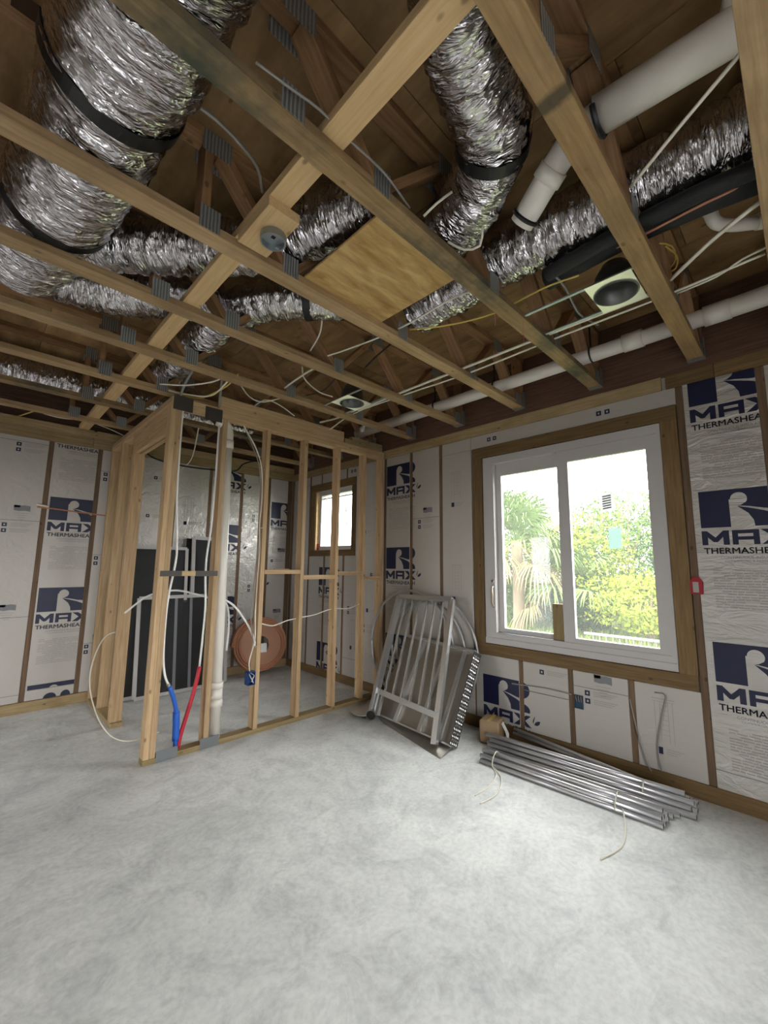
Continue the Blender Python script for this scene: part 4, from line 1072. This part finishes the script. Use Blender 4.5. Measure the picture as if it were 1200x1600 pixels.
cable([(10, 628, 2.82), (50, 640, 2.82), (90, 652, 2.80), (125, 656, 2.80)], .006, 'cable_white', 'white cable sagging over the far wall at the left')
cable([(140, 668, 2.80), (165, 683, 2.76), (188, 694, 2.70)], .008, 'cable_black', 'black cable dropping behind the return wall')
cable([(150, 662, 2.82), (175, 672, 2.82), (200, 684, 2.80)], .006, 'cable_white', 'white cable beside the black one above the return wall')
cable([(282, 735, 2.5), (300, 715, 2.6), (312, 660, 2.9)], .006, 'cable_white', 'white cable above the bath area')
for u, v0, v1, lab in ((773, 490, 518, 'left pink string hanging from the mouldy truss'), (817, 500, 562, 'right pink string hanging from the mouldy truss')):
    a = onz(u, v0, 2.75); b = a.copy(); b.z -= .07 if u < 800 else .13
    tag(tube('pink_string', [a, (a + b) / 2 + Vector((.004, 0, 0)), b], .0016, 'string_pink', None, 5), lab, 'string')

# ------------------------------------------------------------------ aluminium ramp parts leaning under the window corner
# tray with a tread-plate side
bl, br = Vector((2.80, 2.985, .030)), Vector((2.715, 2.045, .034))
tr_, tl_ = Vector((3.125, 2.075, .655)), Vector((3.165, 2.92, .69))
TRY = thing('ramp_tray', (bl + br) / 2, 'dull aluminium ramp tray with tread-plate edge leaning on the wall', 'ramp')
nrm = (br - bl).cross(tl_ - bl).normalized()
if nrm.x > 0: nrm = -nrm
acr = (br - bl).normalized(); lng = (tl_ - bl).normalized()
mb = MB(); v = [p + nrm * d for d in (0, -.004) for p in (bl, br, tr_, tl_)]
mesh('tray_sheet', v, [(0, 1, 2, 3), (7, 6, 5, 4), (0, 4, 5, 1), (1, 5, 6, 2), (2, 6, 7, 3), (3, 7, 4, 0)], 'aluminium_dull', TRY)
for t in (.30, .62, .86):
    mb = MB(); mb.bar(bl.lerp(br, t) + nrm * .010, tl_.lerp(tr_, t) + nrm * .010, .035, .020, acr); mb.build('tray_rib', 'aluminium', TRY)
mb = MB(); mb.bar(bl + nrm * .02, br + nrm * .02, .012, .04, lng); mb.build('tray_lip', 'aluminium', TRY)
mb = MB(); mb.bar(tl_ + nrm * .02, tr_ + nrm * .02, .02, .04, lng); mb.build('tray_lip', 'aluminium', TRY)
FLo, FRo = onz(599, 1130, .002), onz(688, 1186, .002)
v = [p + Vector((0, 0, d)) for d in (0, -.003) for p in (bl, br, FRo + Vector((0, 0, .002)), FLo + Vector((0, 0, .002)))]
mesh('tray_foot', v, [(0, 1, 2, 3), (7, 6, 5, 4), (0, 4, 5, 1), (1, 5, 6, 2), (2, 6, 7, 3), (3, 7, 4, 0)], 'aluminium_dull', TRY)
# side wall with tread pattern: a strip from the right edge, folded forward
sA, sB = br + nrm * .04, tr_ + nrm * .045; dp = .10
sdir = -nrm
mb = MB(); w_ = [sA, sB, sB + sdir * dp, sA + sdir * dp]; th_ = (w_[1] - w_[0]).cross(w_[3] - w_[0]).normalized() * .002
v = [p + th_ * s_ for s_ in (-1, 1) for p in w_]
SD = mesh('tread_side', v, [(0, 1, 2, 3), (7, 6, 5, 4), (0, 4, 5, 1), (1, 5, 6, 2), (2, 6, 7, 3), (3, 7, 4, 0)], 'tread_dark', TRY)
v = []; f = []
for i in range(28):
    for j in range(4):
        c = w_[0] + (w_[1] - w_[0]) * ((i + .7) / 29) + (w_[3] - w_[0]) * ((j + .5 + .25 * (i % 2)) / 4.4)
        e1 = (w_[1] - w_[0]).normalized(); e2 = sdir; nn = e1.cross(e2).normalized()
        if nn.y > 0: nn = -nn
        d1_ = (e1 + e2 * (1 if i % 2 else -1)).normalized() * .0125; d2_ = d1_.cross(nn).normalized() * .0062
        n = len(v); v += [c + d1_ + nn * .002, c + d2_ + nn * .002, c - d1_ + nn * .002, c - d2_ + nn * .002, c + nn * .0085]
        f += [(n, n + 1, n + 4), (n + 1, n + 2, n + 4), (n + 2, n + 3, n + 4), (n + 3, n, n + 4)]
mesh('tread_studs', v, f, 'aluminium_bright', SD)

# open bar frame in front of it
FBL, FBR = Vector((2.70, 2.93, .075)), Vector((2.645, 2.16, .035))
FTL, FTR = Vector((3.13, 3.00, 1.075)), Vector((3.13, 2.34, 1.085))
FRM = thing('bar_rack', (FBL + FBR) / 2, 'bright aluminium frame of six upright bars leaning in front of the tray', 'rack')
ac = (FBR - FBL).normalized()
mb = MB(); mb.bar(FBL, FTL, .035, .06, ac); mb.build('side_rail', 'aluminium', FRM)
mb = MB(); mb.bar(FBR, FTR, .05, .035, ac); mb.build('side_rail', 'aluminium_bright', FRM)
mb = MB(); mb.bar(FTL, FTR, .04, .04, (FTL - FBL)); mb.build('top_rail', 'aluminium', FRM)
mb = MB(); mb.bar(FBL.lerp(FTL, .17), FBR.lerp(FTR, .17), .045, .035, (FTL - FBL)); mb.build('cross_rail', 'aluminium', FRM)
for k in range(6):
    t = (k + 1) / 7
    mb = MB(); mb.bar(FBL.lerp(FTL, .19).lerp(FBR.lerp(FTR, .19), t), FTL.lerp(FTR, t), .011, .022, ac); mb.build('upright_bar', 'aluminium_bright', FRM)
for t in (.12, .06): mb = MB(); mb.bar(FBL.lerp(FBR, t) , FBL.lerp(FTL, .17).lerp(FBR.lerp(FTR, .17), t), .02, .02, ac); mb.build('foot_bar', 'aluminium', FRM)
fo = FBL + Vector((-.03, -.02, -.01))
for o_ in [tube('foot_tube', [fo + Vector((.06, .03, .0)), fo + Vector((-.02, -.02, 0))], .042, 'aluminium', FRM, 28, 9, caps=False)]: pass
cyl('foot_hole_shade', fo + Vector((.05, .025, 0)), fo + Vector((-.005, -.006, 0)), .038, 'hole_dark', FRM, 28)  # dark solid stands in for the shaded hollow of the tube

# big coil of grey pipe behind the frame, standing against the wall
CG = thing('pipe_coil', (3.17, 2.80, .0), 'large grey hoop coil of tubing standing behind the ramp', 'tube coil')
for R_, c_, dx in ((.55, (3.194, 2.925, .585), 0), (.53, (3.222, 2.665, .575), .0)):
    pts = [Vector(c_) + Vector((.008 * math.sin(t), R_ * math.cos(t), R_ * math.sin(t))) for t in np.linspace(0, 2 * math.pi, 64)]
    tube('coil_hoop', pts, .013, 'hoop_grey', CG, 10, .05)
for R_, c_ in ((.43, (3.246, 2.72, .60)),):
    pts = [Vector(c_) + Vector((.0, R_ * math.cos(t), R_ * math.sin(t))) for t in np.linspace(0, 2 * math.pi, 64)]
    tube('coil_hoop', pts, .013, 'hoop_grey', CG, 10, .05)

# round steel disc with a stud foot on the floor
DS = thing('floor_disc', (2.74, 3.05, 0), 'thin round metal disc lying on the floor beside the ramp', 'metal disc')
cyl('disc_plate', (2.755, 3.09, .028), (2.755, 3.09, .036), .125, 'aluminium', DS, 40)
cyl('disc_foot', (2.71, 3.005, 0), (2.71, 3.005, .028), .012, 'aluminium', DS, 12); cyl('disc_foot', (2.80, 3.14, 0), (2.80, 3.14, .028), .012, 'aluminium', DS, 12)

# cardboard box with a loose paper flap
BXc = thing('cardboard_box', (3.09, 1.955, 0), 'small brown cardboard box between the ramp and the conduit bundle', 'box')
ca = math.radians(14); Mx = Matrix.Translation((3.10, 1.935, .088)) @ Matrix.Rotation(ca, 4, 'Z')
link(bpy.data.objects.new('box_body', boxmesh(.17, .16, .175, 'cardboard', .014)), Mx, BXc)
mb = MB(); mb.box(-.0855, .0855, -.014, .014, .0870, .0880); mb.build('tape', 'cable_yellow', BXc, Mx)
mb = MB(); mb.quad((3.12, 1.875, .165), (3.16, 1.865, .15), (3.13, 1.80, .085), (3.10, 1.815, .10)); mb.quad((3.10, 1.815, .10), (3.13, 1.80, .085), (3.11, 1.79, .06), (3.09, 1.80, .07))
tag(mb.build('torn_paper', 'paper'), 'torn white paper strip hanging beside the cardboard box', 'paper')

# steel conduit lengths on the floor, each its own thing
def conduit(p0, p1, r, label, group):
    p0, p1 = Vector(p0), Vector(p1)
    o = thing('steel_conduit', (p0 + p1) / 2, label, 'conduit', group)
    cyl('tube_length', p0, p1, r, 'zinc_tube', o, 16)
    d = (p1 - p0).normalized(); cyl('bore', p1 - d * .001, p1 + d * .0006, r * .8, 'tube_bore', o, 12)  # end disc painted dark in place of the shaded opening
    return o


ROW = ['bottom row', 'second row', 'third row', 'very top']; ORD = ['first', 'second', 'third', 'fourth']
G1 = 'front bundle of steel conduit nearest the camera'; r_ = .0155; D_ = .0315
front = [(0, 0), (1, 0), (2, 0), (3, 0), (.5, 1), (1.5, 1), (2.5, 1), (1.5, 2)]
A0, A1 = Vector((2.715, 1.80, r_)), Vector((2.765, .690, r_))
fd = Vector((1, .05, 0)).normalized()
for k, (i, j) in enumerate(front):
    off = fd * (i * D_) + Vector((0, 0, j * D_ * .87)); sh = Vector((0, random.uniform(-.02, .02), 0))
    conduit(A0 + off + sh, A1 + off + sh, r_, 'steel conduit in the front tied bundle, %s, %s from the camera side' % (ROW[j], ORD[int(i)]), G1)
G2 = 'rear bundle of steel conduit tipped over the front one'
B0, B1 = Vector((2.92, 1.87, r_)), Vector((2.99, .60, r_))
for k, (i, j) in enumerate([(0, 0), (1, 0), (2, 0), (3, 0), (.5, 1), (1.5, 1), (2.5, 1), (1.0, 2), (2.0, 2), (1.5, 3)]):
    off = fd * (i * D_) + Vector((0, 0, j * D_ * .87)); sh = Vector((0, random.uniform(-.03, .03), 0))
    conduit(B0 + off + sh, B1 + off + sh, r_, 'steel conduit in the rear bundle by the wall, %s, %s from the camera side' % (ROW[j], ORD[int(i)]), G2)
conduit((2.845, 1.60, r_), (2.905, .665, r_), r_, 'single steel conduit lying between the two bundles', 'loose steel conduit'); conduit((2.872, 1.55, r_), (2.94, .64, r_), r_, 'second steel conduit lying between the two bundles', 'loose steel conduit')
conduit((3.215, 1.80, .10), (3.10, .58, .045), .011, 'upper loose conduit leaning along the wall behind the bundles', 'loose steel conduit')
conduit((3.20, 1.80, .075), (3.145, .68, .020), .011, 'lower loose conduit leaning along the wall behind the bundles', 'loose steel conduit')
conduit((3.228, 1.78, .070), (3.195, .62, .016), .011, 'loose conduit closest to the wall base strip', 'loose steel conduit')


def tie(c0, t, label, tail):
    """white wire tie around a bundle with a loose tail on the floor"""
    tag(tube('wire_tie', tail, .0038, 'cable_white', None, 7, .015), label, 'wire tie')


def bund(t, a, b, h, A0=A0, A1=A1):
    p = A0.lerp(A1, t); x = fd
    return [p + x * (-.016) + Vector((0, 0, -.006)), p + x * (-.020) + Vector((0, 0, .03)), p + x * .015 + Vector((0, 0, .068)), p + x * .05 + Vector((0, 0, .074)), p + x * .085 + Vector((0, 0, .05))]


q = bund(.10, 0, 0, 0); tie(None, 0, 'white wire tie on the left end of the front bundle', q[::-1] + [onz(775, 1212, .006), onz(765, 1228, .005), onz(742, 1243, .005)])
tie(None, 0, 'second tail of the left wire tie on the floor', [q[0] + Vector((0, -.012, .0)), onz(783, 1215, .006), onz(780, 1235, .005), onz(768, 1247, .005), onz(750, 1255, .005)])
q = bund(.80, 0, 0, 0); tie(None, 0, 'white wire tie on the right end of the front bundle with a curling tail', q[::-1] + [onz(972, 1262, .03), onz(977, 1290, .006), onz(976, 1312, .005), onz(965, 1328, .005), onz(938, 1342, .005)])
q = bund(.82, 0, 0, 0, B0, B1); tie(None, 0, 'thin white wire tie on the rear bundle', [p + Vector((0, 0, .018)) for p in q[1:]])

# teal outlet box and wires on the boards under the window
TB = thing('wall_box', (XW - .01, 1.30, .37), 'small teal electrical box set in the board under the window', 'outlet box')
mb = MB(); ya, yb, za, zb = 1.264, 1.325, .36, .455; xa, xb_ = XW - .012, XW - .0005
mb.box(xa, xb_, ya, ya + .004, za, zb); mb.box(xa, xb_, yb - .004, yb, za, zb); mb.box(xa, xb_, ya, yb, za, za + .004); mb.box(xa, xb_, ya, yb, zb - .004, zb); mb.box(xb_ - .003, xb_, ya, yb, za, zb)
mb.build('box_shell', 'box_teal', TB)
for k in range(3): tube('box_wire', [(XW - .004, 1.315 - k * .018, .455), (XW - .016, 1.312 - k * .018, .435), (XW - .014, 1.305 - k * .016, .41)], .004, 'cable_grey', TB, 6, .01)
tag(tube('low_wire', [onx(1023, 1082, XW - .012), onx(1040, 1087, XW - .012), onx(1035, 1115, XW - .015), onx(1028, 1165, XW - .02), onx(1034, 1205, XW - .03)], .0045, 'cable_grey', None, 7), 'grey wire bent against the board right of the conduit', 'wire')
tag(tube('low_wire', [onx(984, 1092, XW - .012), onx(995, 1140, XW - .015), onx(1010, 1190, XW - .025), onx(1018, 1205, XW - .04)], .0045, 'cable_grey', None, 7), 'grey wire slanting down from the third strip under the window', 'wire')
tag(tube('low_wire', [onx(800, 1068, XW - .010), onx(850, 1075, XW - .010), onx(893, 1085, XW - .010)], .005, 'cable_grey', None, 7), 'grey wire running level under the window to the teal box', 'wire')
# twig-like copper offcut on the far wall board
tag(tube('wall_wire', [ony(58, 792, YF - .03), ony(85, 795, YF - .03), ony(120, 800, YF - .03), ony(168, 806, YF - .03)], .007, 'copper_coil', None, 8), 'copper-coloured wire stretched level across the far wall boards', 'wire')
tag(tube('wall_wire', [ony(58, 788, YF - .035), ony(66, 790, YF - .02), ony(76, 792, YF - .03)], .012, 'cable_white', None, 8), 'short white cable end taped on the far wall', 'cable')

# ------------------------------------------------------------------ outdoors
GZ = -.10
mb = MB(); mb.box(XW + .14, 40, -30, 40, GZ - .1, GZ); o = mb.build('ground', 'soil_grass'); tag(o, 'green ground outside the window', kind='structure')
mb = MB(); mb.box(-30, XW + .139, -30, YB - .201, GZ - .1, -.02); mb.box(-30, XL - .201, YB - .2, 30, GZ - .1, -.02); tag(mb.build('bounce_ground', 'road'), 'unseen pale ground added behind the camera for neutral bounce light', kind='structure')  # unseen pale ground, added so bounced light stays neutral
mb = MB(); mb.box(7.6, 8.6, 4.4, 9.0, GZ, GZ + .06); tag(mb.build('concrete_pad', 'road'), 'pale concrete pad outside the left window pane', 'concrete pad')


def leaves(n, centre, rad, size, seed, squash=(1, 1, 1)):
    g = np.random.default_rng(seed); d = g.normal(size=(n, 3)); d /= np.linalg.norm(d, axis=1)[:, None]
    rr = rad * (0.45 + .58 * g.random(n) ** .5)
    lump = 1 + .22 * np.sin(d[:, 0] * 5 + seed) * np.cos(d[:, 2] * 6 + seed * 2)
    P = np.array(centre) + d * (rr * lump)[:, None] * np.array(squash)
    a = g.normal(size=(n, 3)); a /= np.linalg.norm(a, axis=1)[:, None]; b = np.cross(a, g.normal(size=(n, 3))); b /= np.linalg.norm(b, axis=1)[:, None]
    s = size * (.6 + .8 * g.random(n))[:, None]
    V = np.stack([P - a * s, P + b * s * .38 , P + a * s, P - b * s * .38], 1).reshape(-1, 3)
    V[:, 2] = np.maximum(V[:, 2], GZ + .01)
    F = [(4 * i, 4 * i + 1, 4 * i + 2, 4 * i + 3) for i in range(n)]
    return V, F


SHR = [((10.0, 2.45), 1.15, 1.15, 'leaf_yellow', 'bright yellow-green shrub low at the right of the window', 5200),
       ((11.0, 4.30), 2.6, 1.5, 'leaf_yellow', 'yellow-green bush behind the window meeting rail', 7000),
       ((11.8, 3.30), 3.35, 1.6, 'leaf_green', 'mid-green bush filling the centre of the right pane', 7500),
       ((12.2, 1.80), 3.25, 1.5, 'leaf_deep', 'bluish green bush at the right edge of the right pane', 6000),
       ((10.2, 4.05), .75, .85, 'leaf_deep', 'dark low shrub under the palm skirt', 4200),
       ((10.8, .85), 2.3, 1.5, 'leaf_green', 'green bush hidden mostly by the right window frame', 4500),
       ((13.0, 6.30), 2.7, 1.6, 'leaf_green', 'tall green bush behind the palm in the left pane', 6000),
       ((10.3, 5.60), .95, .95, 'leaf_green', 'small weedy shrub at the foot of the palm', 4200),
       ((12.4, 5.5), 2.5, 1.6, 'leaf_deep', 'dark bush low behind the left pane palm', 5500),
       ((11.6, 7.0), 1.7, 1.4, 'leaf_green', 'green bush at the far left behind the palms', 5000),
       ((14.5, 4.5), 3.2, 1.7, 'leaf_deep', 'far hazy treetop above the meeting rail', 4500)]
for i, ((x, y), zc, R_, m_, lab, n_) in enumerate(SHR):
    o = thing('shrub', (x, y, GZ), lab, 'shrub', 'shrubs and trees outside the window')
    for k in range(4):
        a = k * 1.6 + i; tube('stem', [(x + .05 * math.cos(a), y + .05 * math.sin(a), GZ), (x + .15 * math.cos(a), y + .15 * math.sin(a), (zc + GZ) / 2), (x + .45 * R_ * math.cos(a), y + .45 * R_ * math.sin(a), zc)], .02, 'tree_bark', o, 6, .2)
    V, F = leaves(n_, (x, y, (zc + GZ) / 2 + .12), R_, .05 if i != 10 else .08, 50 + i, (1, 1, max(.55, (zc - GZ) / (2 * R_))))
    mesh('foliage', V, F, m_, o)['kind'] = 'stuff'


def fan_frond(parent, base, az, el, plen, fl, mat, seed, droop):
    g = random.Random(seed); d = Vector((math.cos(az) * math.cos(el), math.sin(az) * math.cos(el), math.sin(el)))
    tip = Vector(base) + d * plen; tip.z -= droop * plen * .35
    side = d.cross(Vector((0, 0, 1))).normalized(); upv = side.cross(d).normalized()
    fr_ = tube('frond', [base, Vector(base).lerp(tip, .5) + Vector((0, 0, .06)), tip], .012, mat, parent, 6, .12)
    v = []; f = []
    for k in range(26):
        a = math.radians(-105 + 210 * k / 25 + g.uniform(-4, 4)); L_ = fl * (.75 + .3 * math.cos(a)) * g.uniform(.85, 1.05)
        dd = (d * math.cos(a) + side * math.sin(a)).normalized(); w = upv * .004 + dd.cross(upv).normalized() * .018
        pts = [tip, tip + dd * L_ * .45 + upv * .03, tip + dd * L_ * .75 - Vector((0, 0, .10 * L_ + droop * .10)), tip + dd * L_ * .92 - Vector((0, 0, .38 * L_ * (.6 + droop)))]
        n = len(v)
        for j, p in enumerate(pts):
            ww = w * (.35, 1, .8, .1)[j]; v += [p - ww, p + ww]
        for j in range(3): f.append((n + 2 * j, n + 2 * j + 1, n + 2 * j + 3, n + 2 * j + 2))
    mesh('leaf_fan', v, f, mat, fr_)


def palm(x, y, h, nf, seed, label, fl=.75):
    g = random.Random(seed); o = thing('fan_palm', (x, y, GZ), label, 'palm', 'fan palms outside the window')
    tube('trunk', [(x, y, GZ), (x + .03, y, GZ + h * .5), (x, y, GZ + h)], .13, 'tree_bark', o, 12, .1)
    for k in range(nf):
        az = k * 2.4 + g.uniform(-.2, .2); el = g.uniform(-.5, 1.25); dry = el < -.2
        fan_frond(o, (x, y, GZ + h - .05), az, el, g.uniform(.5, .85), fl * g.uniform(.85, 1.1), 'palm_dry' if dry else 'palm_leaf', seed * 100 + k, .35 if not dry else 1.0)
    return o


palm(9.2, 4.95, 2.1, 34, 3, 'fan palm filling the left window pane', 1.0)
palm(9.9, 4.10, 1.25, 18, 5, 'lower fan palm with drooping fronds at the meeting rail', .8)
palm(10.4, 6.2, 2.9, 22, 8, 'tallest fan palm at the far left of the window', .9)
FN = thing('garden_fence', (8.9, 2.4, GZ), 'low dark wooden fence outside the bottom right of the window', 'fence')
for k in range(14): block('fence_post', 8.85, 8.90, 1.6 + k * .12, 1.63 + k * .12, GZ, GZ + .16, 'fence_wood', FN, axis='z')
block('fence_rail', 8.84, 8.91, 1.5, 3.35, GZ + .16, GZ + .20, 'road', FN, axis='y')
g = np.random.default_rng(9); n = 9000
P = np.stack([g.uniform(6.5, 11.5, n), g.uniform(1.0, 7.5, n), np.full(n, GZ)], 1); tilt = g.normal(size=(n, 3)) * .05; tilt[:, 2] = g.uniform(.06, .2, n)
wv = g.normal(size=(n, 3)) * .006; wv[:, 2] = 0
V = np.stack([P - wv, P + wv, P + tilt], 1).reshape(-1, 3)
tag(mesh('grass', V, [(3 * i, 3 * i + 1, 3 * i + 2) for i in range(n)], 'grass_blade'), 'short green grass outside the window', 'grass', kind='stuff')
# orange offcuts left on the blocking between the third and fourth studs
for k, (x, w) in enumerate(((1.93, .10), (2.02, .07))):
    tag(block('orange_offcut', x, x + w, 3.40 + .02 * k, 3.415 + .02 * k, 1.3425, 1.350, 'copper_coil', None), ('longer' if k == 0 else 'shorter') + ' orange scrap lying on the blocking between studs', 'scrap')
